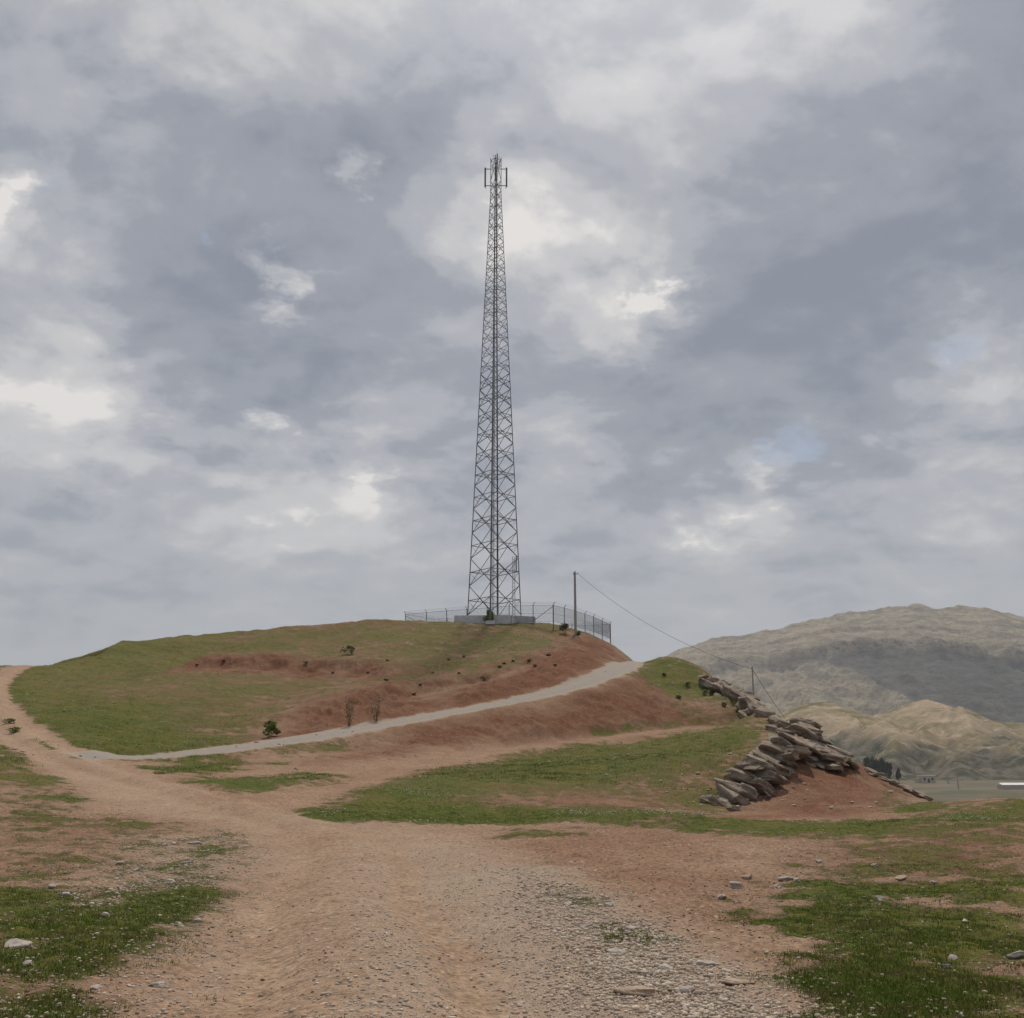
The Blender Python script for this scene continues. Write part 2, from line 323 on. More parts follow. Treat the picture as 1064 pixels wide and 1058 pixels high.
# ---------------------------------------------------------------- material helpers
class NT:
    def __init__(s, name):
        s.m = bpy.data.materials.new(name); s.m.use_nodes = True; s.t = s.m.node_tree; s.t.nodes.clear()
        s.out = s.t.nodes.new('ShaderNodeOutputMaterial'); s.pos = s.t.nodes.new('ShaderNodeNewGeometry').outputs['Position']
    def n(s, typ, **kw):
        nd = s.t.nodes.new(typ)
        for k_, v in kw.items():
            if k_.startswith('i_'):
                key = k_[2:]; key = int(key) if key.isdigit() else key.replace('_', ' ')
                inp = nd.inputs[key]
                if hasattr(v, 'is_output') or isinstance(v, bpy.types.NodeSocket): s.t.links.new(v, inp)
                else: inp.default_value = v
            else: setattr(nd, k_, v)
        return nd
    def noise(s, scale, detail=4, rough=.55, vec=None, dist=0):
        return s.n('ShaderNodeTexNoise', i_Vector=vec or s.pos, i_Scale=scale, i_Detail=detail, i_Roughness=rough, i_Distortion=dist).outputs['Fac']
    def math(s, op, a, b=0.0, c=0.0, clamp=False): return s.n('ShaderNodeMath', operation=op, use_clamp=clamp, i_0=a, i_1=b, i_2=c).outputs[0]
    def mix(s, f, a, b, mode='MIX'):
        nd = s.t.nodes.new('ShaderNodeMix'); nd.data_type = 'RGBA'; nd.blend_type = mode
        for sock, v in ((nd.inputs[0], f), (nd.inputs[6], a), (nd.inputs[7], b)):
            if isinstance(v, bpy.types.NodeSocket): s.t.links.new(v, sock)
            else: sock.default_value = v if not isinstance(v, tuple) else tuple(v) + (1,) * (4 - len(v))
        return nd.outputs[2]
    def ss(s, a, b, x):
        return s.n('ShaderNodeMapRange', interpolation_type='SMOOTHSTEP', i_0=x, i_1=a, i_2=b).outputs[0]
    def att(s, name): return s.n('ShaderNodeAttribute', attribute_name=name).outputs['Fac']
    def scaled(s, v): return s.n('ShaderNodeVectorMath', operation='MULTIPLY', i_0=s.pos, i_1=v).outputs[0]
    def done(s, col, rough=.9, bump=None, dist=.02, strength=.6, metallic=0.0, spec=.25, trans=None):
        b = s.n('ShaderNodeBsdfPrincipled', i_Roughness=rough, i_Metallic=metallic)
        b.inputs['Specular IOR Level'].default_value = spec
        if isinstance(col, bpy.types.NodeSocket): s.t.links.new(col, b.inputs['Base Color'])
        else: b.inputs['Base Color'].default_value = tuple(col) + (1,)
        if bump is not None:
            bp = s.n('ShaderNodeBump', i_Height=bump, i_Distance=dist, i_Strength=strength); s.t.links.new(bp.outputs[0], b.inputs['Normal'])
        s.t.links.new(b.outputs[0], s.out.inputs[0]); return s.m

def mat_ground():
    t = NT('ground')
    g, rd, gv, dr = t.att('grass'), t.att('red'), t.att('gravel'), t.att('dry')
    n_f = t.noise(14, 5, .65); n_m = t.noise(2.3, 5, .6); n_l = t.noise(.35, 4, .55); n_c = t.noise(60, 3, .6)
    tan_ = t.mix(n_m, (.305, .208, .138), (.445, .330, .240)); red = t.mix(n_m, (.108, .042, .022), (.205, .088, .046))
    rf = t.math('ADD', rd, t.math('MULTIPLY', t.math('SUBTRACT', n_l, .5), .7), clamp=True)
    soil = t.mix(rf, tan_, red)
    soil = t.mix(.8, soil, t.mix(t.ss(.25, .75, n_f), (.24, .235, .23), (.78, .765, .75)), 'OVERLAY')
    soil = t.mix(t.ss(.56, .72, n_c), soil, t.mix(.55, soil, (.08, .055, .04))); soil = t.mix(t.math('MULTIPLY', t.ss(.54, .66, t.noise(7.5, 6, .7)), .6), soil, (.10, .068, .042)); soil = t.mix(t.math('MULTIPLY', t.ss(.55, .75, t.noise(.9, 5, .65)), .4), soil, t.mix(t.math('SUBTRACT', .6, t.math('MULTIPLY', rf, .45)), soil, (.48, .36, .26))); soil = t.mix(t.math('MULTIPLY', t.ss(.54, .64, t.noise(1.9, 6, .7)), t.math('MULTIPLY', rf, .6)), soil, (.085, .062, .034))
    v1 = t.n('ShaderNodeTexVoronoi', i_Vector=t.pos, i_Scale=42, i_Randomness=1.0); v2 = t.n('ShaderNodeTexVoronoi', i_Vector=t.pos, i_Scale=95)
    def stone(v):
        s1 = t.n('ShaderNodeSeparateColor', i_0=v.outputs['Color'])
        c = t.mix(s1.outputs[0], (.36, .285, .228), (.56, .475, .40)); return t.mix(t.ss(.42, .62, v.outputs['Distance']), c, (.27, .205, .155))
    grav = t.mix(t.ss(.45, .55, t.noise(5, 3)), stone(v1), stone(v2))
    gf = t.math('MULTIPLY', gv, t.ss(.36, .62, t.math('ADD', n_m, t.math('MULTIPLY', gv, .25))))
    base = t.mix(gf, soil, grav)
    fl = t.n('ShaderNodeTexVoronoi', i_Vector=t.pos, i_Scale=11); fls = t.n('ShaderNodeSeparateColor', i_0=fl.outputs['Color'])
    base = t.mix(t.math('MULTIPLY', t.math('MULTIPLY', t.ss(.28, .20, fl.outputs['Distance']), t.ss(.72, .78, fls.outputs[0])), .8), base, t.mix(fls.outputs[1], (.20, .15, .11), (.58, .50, .42)))
    pv = t.att('paved'); base = t.mix(pv, base, t.mix(t.ss(.3, .7, t.math('ADD', t.math('MULTIPLY', n_f, .5), t.math('MULTIPLY', n_c, .5))), (.235, .200, .172), (.41, .365, .32)))
    # grass
    gr = t.mix(t.ss(.3, .7, t.noise(9, 5, .65)), (.026, .044, .005), (.122, .156, .021)); gr = t.mix(t.ss(.44, .62, n_l), gr, t.mix(.5, gr, (.150, .130, .030)))
    dry = t.mix(n_f, (.125, .092, .034), (.225, .165, .075))
    gr = t.mix(t.math('MULTIPLY', dr, t.ss(.35, .65, t.math('ADD', t.math('MULTIPLY', n_m, .6), t.math('MULTIPLY', n_f, .4)))), gr, dry)
    gn = t.math('ADD', t.math('MULTIPLY', n_f, .45), t.math('MULTIPLY', n_m, .55))
    cov = t.math('ADD', t.math('SUBTRACT', t.math('MULTIPLY', g, 1.25), .125), t.math('MULTIPLY', t.math('SUBTRACT', gn, .5), 2.8))
    cm = t.ss(.36, .66, cov)
    col = t.mix(cm, base, gr)
    hb = t.math('ADD', t.math('MULTIPLY', n_f, .7), t.math('ADD', t.math('MULTIPLY', n_c, .35), t.math('MULTIPLY', t.math('SUBTRACT', 1, v1.outputs['Distance']), t.math('MULTIPLY', gf, .5))))
    hb = t.math('ADD', hb, t.math('MULTIPLY', cm, t.math('MULTIPLY', t.noise(22, 4, .7), 1.2)))
    return t.done(col, .95, hb, .05, .8, spec=.12)
def mat_simple(name, a, b, scale, rough=.85, bump=.01, metallic=0., spec=.25, detail=5):
    t = NT(name); n = t.noise(scale, detail, .6)
    return t.done(t.mix(t.ss(.3, .7, n), a, b), rough, n if bump else None, bump, .5, metallic, spec)
def mat_rock(name='outcrop rock', a=(.17, .138, .108), b=(.42, .355, .285)):
    t = NT(name); n = t.noise(1.6, 6, .65); n2 = t.noise(9, 5, .7)
    st = t.noise(1.2, 5, .6, t.scaled((1.2, 1.2, 7)))
    c = t.mix(t.ss(.32, .68, n), a, b); c = t.mix(t.ss(.45, .7, st), c, t.mix(.5, c, (.30, .245, .215)))
    c = t.mix(t.math('MULTIPLY', t.ss(.56, .68, t.noise(3.1, 5)), .6), c, (.19, .115, .085)); c = t.mix(t.ss(.62, .78, n2), c, (.075, .064, .055)); oi = t.n('ShaderNodeObjectInfo').outputs['Random']; c = t.mix(t.math('MULTIPLY', oi, .35), c, (.28, .21, .15))
    return t.done(c, .92, t.math('ADD', t.math('MULTIPLY', n, .6), t.math('ADD', n2, t.math('MULTIPLY', st, .8))), .12, .9, spec=.15)
def mat_leaf(name, a, b):
    t = NT(name); n = t.n('ShaderNodeObjectInfo'); n2 = t.noise(4, 4, .6)
    return t.done(t.mix(t.ss(.3, .7, n2), a, b), .75, spec=.2)

M_GROUND = mat_ground(); M_ROCK = mat_rock()
M_STONE = mat_simple('pale stone', (.24, .205, .18), (.46, .41, .36), 14, .9, .01)
M_STONET = mat_simple('tan stone', (.26, .19, .135), (.42, .325, .245), 14, .9, .01)
M_STEEL = mat_simple('galvanised steel', (.11, .115, .125), (.20, .205, .215), 3, .55, 0, .35)
M_STEELP = mat_simple('painted steel', (.11, .12, .14), (.16, .17, .19), 3, .5, 0, .2)
M_ANT = mat_simple('antenna radome', (.13, .13, .14), (.19, .19, .20), 2, .5, 0)
M_CONC = mat_simple('pale concrete', (.46, .47, .51), (.58, .59, .63), 2, .9, .01)
M_WOOD = mat_simple('weathered pole wood', (.25, .235, .22), (.37, .35, .33), 6, .9, .01)
M_WIRE = mat_simple('fence wire', (.10, .105, .115), (.17, .175, .185), 4, .5, 0, .3)
M_CABLE = mat_simple('black cable', (.03, .03, .032), (.05, .05, .052), 4, .7, 0)
M_LEAF = mat_leaf('bush leaves', (.085, .11, .020), (.21, .24, .06)); M_LEAFD = mat_leaf('dark shrub leaves', (.060, .060, .022), (.13, .125, .048))
M_LEAFY = mat_leaf('dry sapling leaves', (.15, .12, .06), (.25, .2, .11)); M_TREE = mat_leaf('dark tree leaves', (.012, .024, .012), (.035, .055, .025))
M_BARK = mat_simple('bark', (.07, .055, .042), (.13, .105, .08), 8, .95, .01)
M_GRASS = mat_leaf('grass blades', (.036, .055, .012), (.10, .12, .030))

# ---------------------------------------------------------------- ground object
nr, nc = GX.shape
me = mesh_np('ground', np.stack([GX, GY, GZ], -1).reshape(-1, 3), grid_faces(nr, nc, True))
PV = 1 - sst(1.3, 2.3, dgr + .6 * NZ + .5 * NZC)
for n_, a in (('paved', PV), ('grass', G), ('red', RD), ('gravel', GV), ('dry', DRY)): attr(me, n_, a)
tag(link('ground', me, M_GROUND, smooth=True), 'stony red earth hill with dirt tracks and thin green grass', 'ground', kind='structure')
# ---------------------------------------------------------------- far country
def VH(x, y):
    r = np.hypot(x, y)
    return -22 + 12 * sst(420, 640, r) + sst(300, 420, r) * .8 * fbm(np.asarray(x, float), np.asarray(y, float), 60, 3, 91)
vth = R(1) * np.concatenate([np.arange(-180, -30, 3), np.arange(-30, 45, .5), np.arange(45, 180, 3)])
vr = np.concatenate([[1, 100, 200], np.geomspace(260, 1500, 110), [2000, 3000, 5000, 8000, 14000]])
VT, VR = np.meshgrid(vth, vr); VX, VY = np.sin(VT) * VR, np.cos(VT) * VR
def mat_valley():
    t = NT('valley fields'); n1 = t.noise(.012, 5, .6); n2 = t.noise(.05, 5, .6, t.scaled((.4, 1.6, 1)))
    c = t.mix(t.ss(.4, .6, n1), (.135, .112, .080), (.085, .085, .045)); c = t.mix(t.ss(.45, .65, n2), c, (.16, .125, .09))
    return t.done(c, .95)
me = mesh_np('valley', np.stack([VX, VY, VH(VX, VY)], -1).reshape(-1, 3), grid_faces(*VX.shape, True))
tag(link('valley', me, mat_valley(), smooth=True), 'flat valley floor below the mountain', 'valley', kind='structure')

def ridge_from(px, D): 
    q = [at(a, b, D) for a, b in px]; return np.array([p[0] for p in q]), np.array([p[2] for p in q])
# mountain
mx, mz = ridge_from([(560,760),(640,707),(690,681),(735,665),(800,655),(860,640),(920,631.5),(950,627.5),(958,628),(964,632.5),(985,631.5),(1000,628.5),(1030,634),(1064,641),(1130,650),(1250,690),(1400,740)], 3000)
X, Y = np.meshgrid(np.arange(50, 2500, 5.), np.concatenate([np.arange(1650, 3080, 6.), np.arange(3080, 3700, 40.)]))
wob = 90 * fbm(X, Y * .3, 500, 3, 40)
_q = np.arange(mx[0], mx[-1], 4.); _m = np.interp(_q, mx, mz); _kw = np.exp(-(np.arange(-25, 26) / 3.5) ** 2); _m = np.convolve(np.pad(_m, 25, 'edge'), _kw / _kw.sum(), 'valid')
rz = np.interp(X + .25 * (3000 - Y), _q, _m)
rz0 = np.interp(X, _q, _m)
s = (3000 - Y + wob * sst(3000, 2700, Y)) / 1250
blend = sst(0, .25, s); rz = rz0 * (1 - blend) + rz * blend
cs = .34 + .14 * sst(700, 1400, X) + .03 * fbm(X, Y * 0 , 160, 4, 44)        # where the cliff band runs
prof = np.interp(np.clip(s, 0, 1.2), [0, .1, .34, .6, .85, 1.05], [1, .9, .66, .34, .10, 0])
cl1 = sst(0, .035, s - cs); cl0 = sst(0, .02, s - cs + .13)
prof = prof + .055 * (1 - cl1) * sst(-.25, 0, s - cs) * (X > 0) + .022 * (1 - cl0) * sst(-.15, 0, s - cs + .13) - .02 * cl1 * sst(.3, .0, s - cs)
Z = -12 + (rz + 12) * prof
led = sum(np.abs((( s * 17 + .5 * fbm(X, Y * .2, 260, 3, 46) + q) % 1) - .5) for q in (0, .37)) - .5
Z = Z + (ridged(X, Y, 90, 4, 47) - .6) * 16 * sst(.14, 0, np.abs(s)) + 9 * led * sst(.03, .12, s) * sst(.75, .5, s)
Z = Z + (ridged(X + .3 * Y, Y * .25, 48, 4, 55) - .6) * 16 * sst(.1, .4, s) * sst(1.15, .9, s)
gul = (ridged(X + .35 * Y, Y * .22, 130, 5, 50) - .6) * 60 * sst(.15, .6, s) * sst(1.15, .8, s)
Z = Z + gul * (.35 + .65 * cl1) + fbm(X, Y, 55, 5, 60) * 9 * sst(0, .12, s) + fbm(X, Y, 16, 3, 61) * 2.5
back = np.clip(Y - 3000, 0, None); Z = Z - back * .35
ROCK_SHADE = cl1 * sst(560, 900, X - 260 * (s - .4)) * sst(1.2, .8, s)  # grey rock below the cliffs, cloud shade painted in with it
CLF = np.exp(-((s - cs - .008) / .015) ** 2) * sst(560, 760, X) + .6 * np.exp(-((s - cs + .12) / .012) ** 2) * sst(400, 600, X)
def mat_mount():
    t = NT('mountain slopes'); g, c_ = t.att('grey'), t.att('cliff')
    n1 = t.noise(.008, 6, .62); n2 = t.noise(.03, 6, .65); st = t.noise(.012, 6, .65, t.scaled((1.6, .5, 6.)), .6); fn = t.noise(.075, 6, .75)
    lo = t.mix(t.ss(.35, .65, n1), (.40, .33, .24), (.215, .185, .140)); lo = t.mix(t.ss(.42, .62, n2), lo, (.43, .365, .27))
    lo = t.mix(t.math('MULTIPLY', t.ss(.5, .65, st), .6), lo, (.15, .135, .10))
    gk = t.mix(t.ss(.35, .65, st), (.060, .062, .064), (.150, .146, .138)); gk = t.mix(t.ss(.55, .7, n2), gk, (.11, .112, .075))  # dark grey: rock colour together with painted cloud shade
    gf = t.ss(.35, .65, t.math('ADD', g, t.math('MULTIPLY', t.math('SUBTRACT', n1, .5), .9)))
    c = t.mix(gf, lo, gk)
    cf = t.math('MULTIPLY', c_, t.ss(.38, .6, t.noise(.05, 5, .7, t.scaled((1, 1, .35)))))
    c = t.mix(cf, c, t.mix(t.ss(.42, .58, fn), (.07, .058, .048), (.36, .28, .21)))
    c = t.mix(t.math('MULTIPLY', t.ss(.50, .62, fn), .6), c, (.13, .112, .088))
    return t.done(c, .97, t.math('ADD', n2, t.math('MULTIPLY', fn, .8)), 12, 1.0, spec=.05)
me = mesh_np('mountain', np.stack([X, Y, Z], -1).reshape(-1, 3), grid_faces(*X.shape)[:, ::-1]); attr(me, 'grey', ROCK_SHADE); attr(me, 'cliff', CLF)
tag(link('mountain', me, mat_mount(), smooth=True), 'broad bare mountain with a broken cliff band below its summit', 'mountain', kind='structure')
# foothills, with sunlight and shade painted into their slope colours
hx, hz_ = ridge_from([(690,800),(740,775),(800,748),(822,736),(842,729.5),(862,728.5),(885,737),(905,744),(925,739),(945,730),(962,727),(985,734),(1005,743),(1030,750),(1064,752),(1120,735),(1200,750),(1330,790)], 1100)
X, Y = np.meshgrid(np.arange(120, 900, 2.2), np.arange(560, 1400, 3.5))
s = (1100 + 35 * fbm(X, Y * 0, 120, 3, 70) - Y) / 430
rzh = np.interp(X + np.clip(s, 0, 1) * 60, hx, hz_) * sst(0, .3, s) + np.interp(X, hx, hz_) * (1 - sst(0, .3, s))
prof = np.interp(s, [-1, 0, .3, .6, .85, 1.1, 1.3], [-.2, 1, .72, .42, .16, 0, -.1])
Z = -12 + (rzh + 12) * prof
spur = ridged(X - .2 * Y, Y * .3, 95, 5, 72) - .62
Z = Z + spur * 30 * sst(.05, .45, s) * sst(1.2, .7, s) + (ridged(X - .2 * Y, Y * .35, 38, 4, 76) - .6) * 9 * sst(.05, .4, s) * sst(1.2, .9, s) + fbm(X, Y, 30, 5, 73) * 4 * sst(.0, .2, s) + fbm(X, Y, 7, 3, 74) * .8
Z = Z * sst(1.25, 1.0, s) - 26 * (1 - sst(1.25, 1.0, s))
def mat_hill():
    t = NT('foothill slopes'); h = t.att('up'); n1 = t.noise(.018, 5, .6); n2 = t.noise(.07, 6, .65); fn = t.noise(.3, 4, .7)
    c = t.mix(t.ss(.36, .62, n1), (.125, .112, .045), (.335, .262, .178)); c = t.mix(t.ss(.5, .68, n2), c, (.42, .342, .255))  # tan tones stand in for sunlit patches
    low = t.mix(t.ss(.4, .6, n2), (.052, .056, .040), (.150, .132, .105))  # darker grey lower slopes, shade painted as colour
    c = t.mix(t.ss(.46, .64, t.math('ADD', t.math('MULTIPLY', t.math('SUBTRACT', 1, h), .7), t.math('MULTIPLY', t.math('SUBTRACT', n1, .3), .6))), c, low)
    c = t.mix(t.math('MULTIPLY', t.ss(.55, .7, fn), .4), c, (.10, .095, .05))
    return t.done(c, .97, t.math('ADD', n2, t.math('MULTIPLY', fn, .5)), 2, .7, spec=.05)
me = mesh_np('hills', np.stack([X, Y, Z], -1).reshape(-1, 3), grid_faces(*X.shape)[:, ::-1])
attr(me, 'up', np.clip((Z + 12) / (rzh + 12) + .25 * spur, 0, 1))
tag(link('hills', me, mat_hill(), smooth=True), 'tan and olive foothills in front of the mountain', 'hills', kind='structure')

# ---------------------------------------------------------------- lattice tower
TX, TY, _ = at(513.5, 648, 152); TZ = H(TX, TY) - .15
TTOP = at(515, 164, 152)[2]; TH_ = TTOP - TZ
def half(z):  # half diagonal of the plan at height z
    k = min(z / (TH_ * .915), 1.0); return 3.95 * (1 - k) + .86 * k
def corner(k, z):
    a = math.pi / 2 * k - math.pi / 2 - R(7); h = half(z); return Vector((math.cos(a) * h, math.sin(a) * h, z))
tower = empty('lattice_tower', (TX, TY, TZ), 'tall grey steel lattice phone mast standing on the hilltop', 'phone mast')
lv = [0.0, 1.4]
while lv[-1] < TH_ - 3.4: lv.append(lv[-1] + max(1.75, half(lv[-1]) * 1.08))
lv[-1] = TH_
for k in range(4):
    m = MB(); kk = TH_ * .915
    for a, b in ((-.3, kk), (kk, TH_)):
        c0 = corner(k, a); w0 = .15 if a < kk * .9 else .09
        segs = 4 if a < 1 else 1
        for q in range(segs):
            p0, p1 = corner(k, a + (b - a) * q / segs), corner(k, a + (b - a) * (q + 1) / segs)
            m.angle(p0, p1, w0 * (1 - .12 * q), .03, (-p0.x, -p0.y, 0))
    m.box(tuple(corner(k, 0) + Vector((0, 0, .05))), (.6, .6, .12))
    m.build('leg', M_STEEL, tower)
for k in range(4):
    m = MB(); k2 = (k + 1) % 4
    for i in range(1, len(lv) - 1):
        a, b = lv[i], lv[i + 1]; w_ = .075 if a < TH_ * .5 else .05
        inn = (-(corner(k, a) + corner(k2, a)).x, -(corner(k, a) + corner(k2, a)).y, 0)
        A0, B0, A1, B1 = corner(k, a), corner(k2, a), corner(k, b), corner(k2, b)
        off = Vector(inn).normalized() * .03
        m.angle(A0, B1, w_, .018, inn); m.angle(B0 + off, A1 + off, w_ * .9, .018, inn)
        mid = (a + b) / 2
        # short secondary struts from the crossing level to the legs
        Am, Bm = corner(k, mid), corner(k2, mid); m.angle(Am, Bm, w_ * .85, .015, inn)
        if a < TH_ * .7:
            q1 = A0.lerp(B1, .25); q2 = B0.lerp(A1, .25); m.bar(Am, q1, .03); m.bar(Bm, q2, .03)
    m.build('bracing', M_STEEL, tower)
for i in range(2, len(lv) - 1, 2):   # plan bracing seen from below
    z = (lv[i] + lv[i + 1]) / 2; m = MB(); m.bar(corner(0, z), corner(2, z), .05); m.bar(corner(1, z), corner(3, z), .05); m.build('plan_bracing', M_STEEL, tower)
m = MB(); lx, ly = .16, .1
for sx in (-.24, .24): m.bar((lx + sx * .8, ly, .4), (lx + sx * .7 - .1, ly, TH_ - .2), .04)
z = .5
while z < TH_ - .3: m.bar((lx - .18 - .1 * z / TH_, ly, z), (lx + .18 - .1 * z / TH_, ly, z), .022); z += .40
m.build('climbing_ladder', M_STEEL, tower)
m = MB()
for q in range(3): m.bar((-.30 + q * .07, .2, .5), (-.16 + q * .05, .12, TH_ - 2.2 - q * .7), .04, n=6)
m.build('feeder_cables', M_CABLE, tower)
zt = TH_
def antenna(side, y0):
    """one sector antenna on its stand-off frame"""
    z0 = zt - 5.0; z1 = zt - 1.9; xi = side * .75; xo = side * 1.58
    a = MB(); a.box((xo + side * .1, y0 - .03, (z0 + z1) / 2), (.24, .14, z1 - z0 + .25)); an = a.build('panel_antenna', M_ANT, tower)
    f = MB(); f.bar((xi, y0, z1 - .08), (xo, y0, z1 - .08), .09); f.bar((xi, y0, z0 + .12), (xo, y0, z0 + .12), .09); f.bar((xo, y0 + .1, z0 - .35), (xo, y0 + .1, z1 + .25), .08, n=6)
    f.build('mounting_frame', M_STEELP, an)
antenna(-1, 0.0); antenna(1, 0.0)
a = MB(); a.box((.06, -1.02, zt - 3.3), (.24, .14, 2.5)); an = a.build('panel_antenna', M_ANT, tower)
f = MB(); f.bar((.06, -.55, zt - 2.5), (.06, -.95, zt - 2.5), .07); f.bar((.06, -.55, zt - 4.1), (.06, -.95, zt - 4.1), .07); f.bar((.06, -.9, zt - 4.4), (.06, -.9, zt - 2.2), .07, n=6); f.build('mounting_frame', M_STEELP, an)
for rx, h, wd_ in ((-.45, 1.2, .06), (.5, 1.0, .06)):
    m = MB(); m.bar((rx, .1, zt - .6), (rx, .1, zt + h - .6), wd_, n=6); m.build('support_pipe', M_STEEL, tower)
m = MB(); m.bar((.15, .0, zt - 1.6), (.15, 0, zt + 1.5), .05, n=6, w2=.02); m.build('lightning_rod', M_STEEL, tower)
m = MB(); m.bar((.2, -.1, zt - 1.1), (.2, -.1, zt + .55), .22, n=8); m.bar((.2, -.1, zt + .55), (.2, -.1, zt + .72), .14, n=8, w2=.05); m.build('beacon_lamp', M_STEEL, tower)
for zz in (zt - .5, zt - 1.5):
    m = MB()
    for k in range(4): m.bar(corner(k, zz), corner((k + 1) % 4, zz), .05)
    m.build('top_ring', M_STEEL, tower)

# concrete plinth and low boundary wall round the tower foot
for k in range(4):
    pl = MB(); c = corner(k, 0); pl.box((c.x, c.y, -.25), (1.25, 1.25, .5)); pl.build('footing', M_CONC, tower)
wl = MB(); x0, y0, _ = at(472, 648, 150.2); x1, y1, _ = at(531, 649, 149.6); x2, y2, _ = at(556, 650, 151)
def low_wall(mb, a, b, h, tk=.3):
    n = 8
    for i in range(n):
        p, q = Vector(a).lerp(Vector(b), i / n), Vector(a).lerp(Vector(b), (i + 1) / n)
        for P_ in (p, q): pass
        d = (q - p); nrm = Vector((-d.y, d.x, 0)).normalized() * tk / 2; zt_ = TZ + h
        vs = [(c + s_ * nrm).to_tuple()[:2] + (z_,) for z_ in (TZ - 1.2, zt_) for c in (p, q) for s_ in (1, -1)]
        mb.add(vs, [(0, 1, 3, 2), (4, 6, 7, 5), (0, 2, 6, 4), (1, 5, 7, 3)] + ([(0, 4, 5, 1)] if i == 0 else []) + ([(2, 3, 7, 6)] if i == n - 1 else []))
low_wall(wl, (x0, y0, 0), (x1, y1, 0), 1.05); low_wall(wl, (x1 + .02, y1, 0), (x2, y2, 0), 1.0)
tag(wl.build('low_wall', M_CONC), 'low pale blue grey concrete wall at the foot of the phone mast', 'low wall')
# thin second mast beside the tower
sx_, sy_, _ = at(533.5, 648, 156); sz_ = H(sx_, sy_); ht = at(533.5, 577, 156)[2] - sz_
mast = empty('slender_mast', (sx_, sy_, sz_ - .2), 'thin short lattice mast standing behind the right leg of the big tower', 'mast')
m = MB()
for k in range(3): a = 2.094 * k; m.bar((.25 * math.cos(a), .25 * math.sin(a), 0), (.2 * math.cos(a), .2 * math.sin(a), ht), .05)
for i in range(int(ht / .5)):
    for k in range(3):
        a, b = 2.094 * k, 2.094 * (k + 1); m.bar((.24 * math.cos(a), .24 * math.sin(a), i * .5), (.24 * math.cos(b), .24 * math.sin(b), i * .5 + .5), .025)
m.build('lattice_shaft', M_STEELP, mast)
m = MB(); m.bar((.42, -.1, ht - 2.4), (.42, -.1, ht + .1), .17, n=8); m.bar((.2, 0, ht - 1.2), (.42, -.1, ht - 1.2), .06); m.build('whip_antenna', M_STEEL, mast)

# ---------------------------------------------------------------- chain-link fence
fence = empty('chain_link_fence', (TX, TY, TZ), 'grey chain link fence with barbed wire arms round the mast compound', 'fence')
FP = [at(*p)[:2] for p in [(421,646,163),(443,646,160),(464,647,157.5),(485,647,155),(506,648,152.5),(529,649,150),(554,650,148.5),(575,652,147.5),(586.5,653,150.5),(597,655.5,153.5),(608,659,157.5),(617,662,161),(626,666,166),(634.5,670,171)]]
FP += [(FP[-1][0] - 6, 173), (FP[-1][0] - 14, 174.5), (FP[-1][0] - 22, 175), (FP[0][0] + 6, 171)]
HF = 2.45
_za, _zb, _zc = at(421, 638, 163)[2], at(575, 628.5, 147.5)[2], at(634.5, 648.5, 171)[2]      # straight top rails between the corner posts
FZ = [_za + (_zb - _za) * i / 7 - HF for i in range(8)] + [_zb + (_zc - _zb) * (i + 1) / 6 - HF for i in range(6)] + [_zc - HF] * 3 + [_za - HF]
# ground line of the right-hand side follows the photograph's drop of the crest
HF = 2.45
def arm(p, i):
    q = Vector((FP[i][0] - TX, FP[i][1] - TY, 0)).normalized(); return p + q * .28 + Vector((0, 0, .38))
tops = []
for i, (x, y) in enumerate(FP):
    b = Vector((x - TX, y - TY, FZ[i] - TZ)); t_ = b + Vector((0, 0, HF)); tops.append(t_)
    thick = .17 if i in (7, 13) else .11
    m = MB(); m.bar(b - Vector((0, 0, max(.5, FZ[i] - H(x, y) + .4))), t_, thick, n=8); m.bar(t_, arm(t_, i), .06)
    m.build('fence_post', M_STEEL, fence)
nP = len(FP)
for i in range(nP):
    j = (i + 1) % nP
    b0, b1 = tops[i] - Vector((0, 0, HF - .12)), tops[j] - Vector((0, 0, HF - .12)); t0, t1 = tops[i] - Vector((0, 0, .05)), tops[j] - Vector((0, 0, .05))
    ln = (b1 - b0).length
    if ln > 6 and i > 13: n_ = int(ln / .25)
    else: n_ = int(ln / .16)
    m = MB(); hh = HF - .17; step = ln / n_; kk = int(hh / step) + 1
    def pt(u, v): return b0.lerp(b1, u).lerp(t0.lerp(t1, u), v)
    for q in range(-kk, n_ + 1):
        for sgn in (1, -1):
            # a diagonal wire clipped to the panel
            u0, u1 = q * step, q * step + hh
            if sgn > 0: s0, v0, s1, v1 = u0, 0, u1, 1
            else: s0, v0, s1, v1 = u0, 1, u1, 0
            lo, hi = max(0, -u0 / hh), min(1, (ln - u0) / hh)
            if hi - lo < .02: continue
            f_ = lambda k_: pt((s0 + (s1 - s0) * k_) / ln, v0 + (v1 - v0) * k_)
            m.bar(f_(lo), f_(hi), .014, n=3)
    m.build('wire_mesh', M_WIRE, fence)
    m = MB(); m.bar(t0, t1, .05, n=6); m.bar(b0, b1, .03, n=6); m.bar(pt(0, .5), pt(1, .5), .022, n=4)
    for kf in (.45, .95): m.bar(tops[i].lerp(arm(tops[i], i), kf), tops[j].lerp(arm(tops[j], j), kf), .018, n=4)
    m.build('fence_rail', M_STEEL, fence)
for i, j in ((6, 7), (0, 1)):
    m = MB(); a, b = (tops[i] - Vector((0, 0, HF - .2)), tops[j] - Vector((0, 0, .2))) if i == 6 else (tops[0] - Vector((0, 0, .3)), tops[1] - Vector((0, 0, HF - .3))); m.bar(a, b, .08, n=6); m.build('diagonal_brace', M_STEEL, fence)

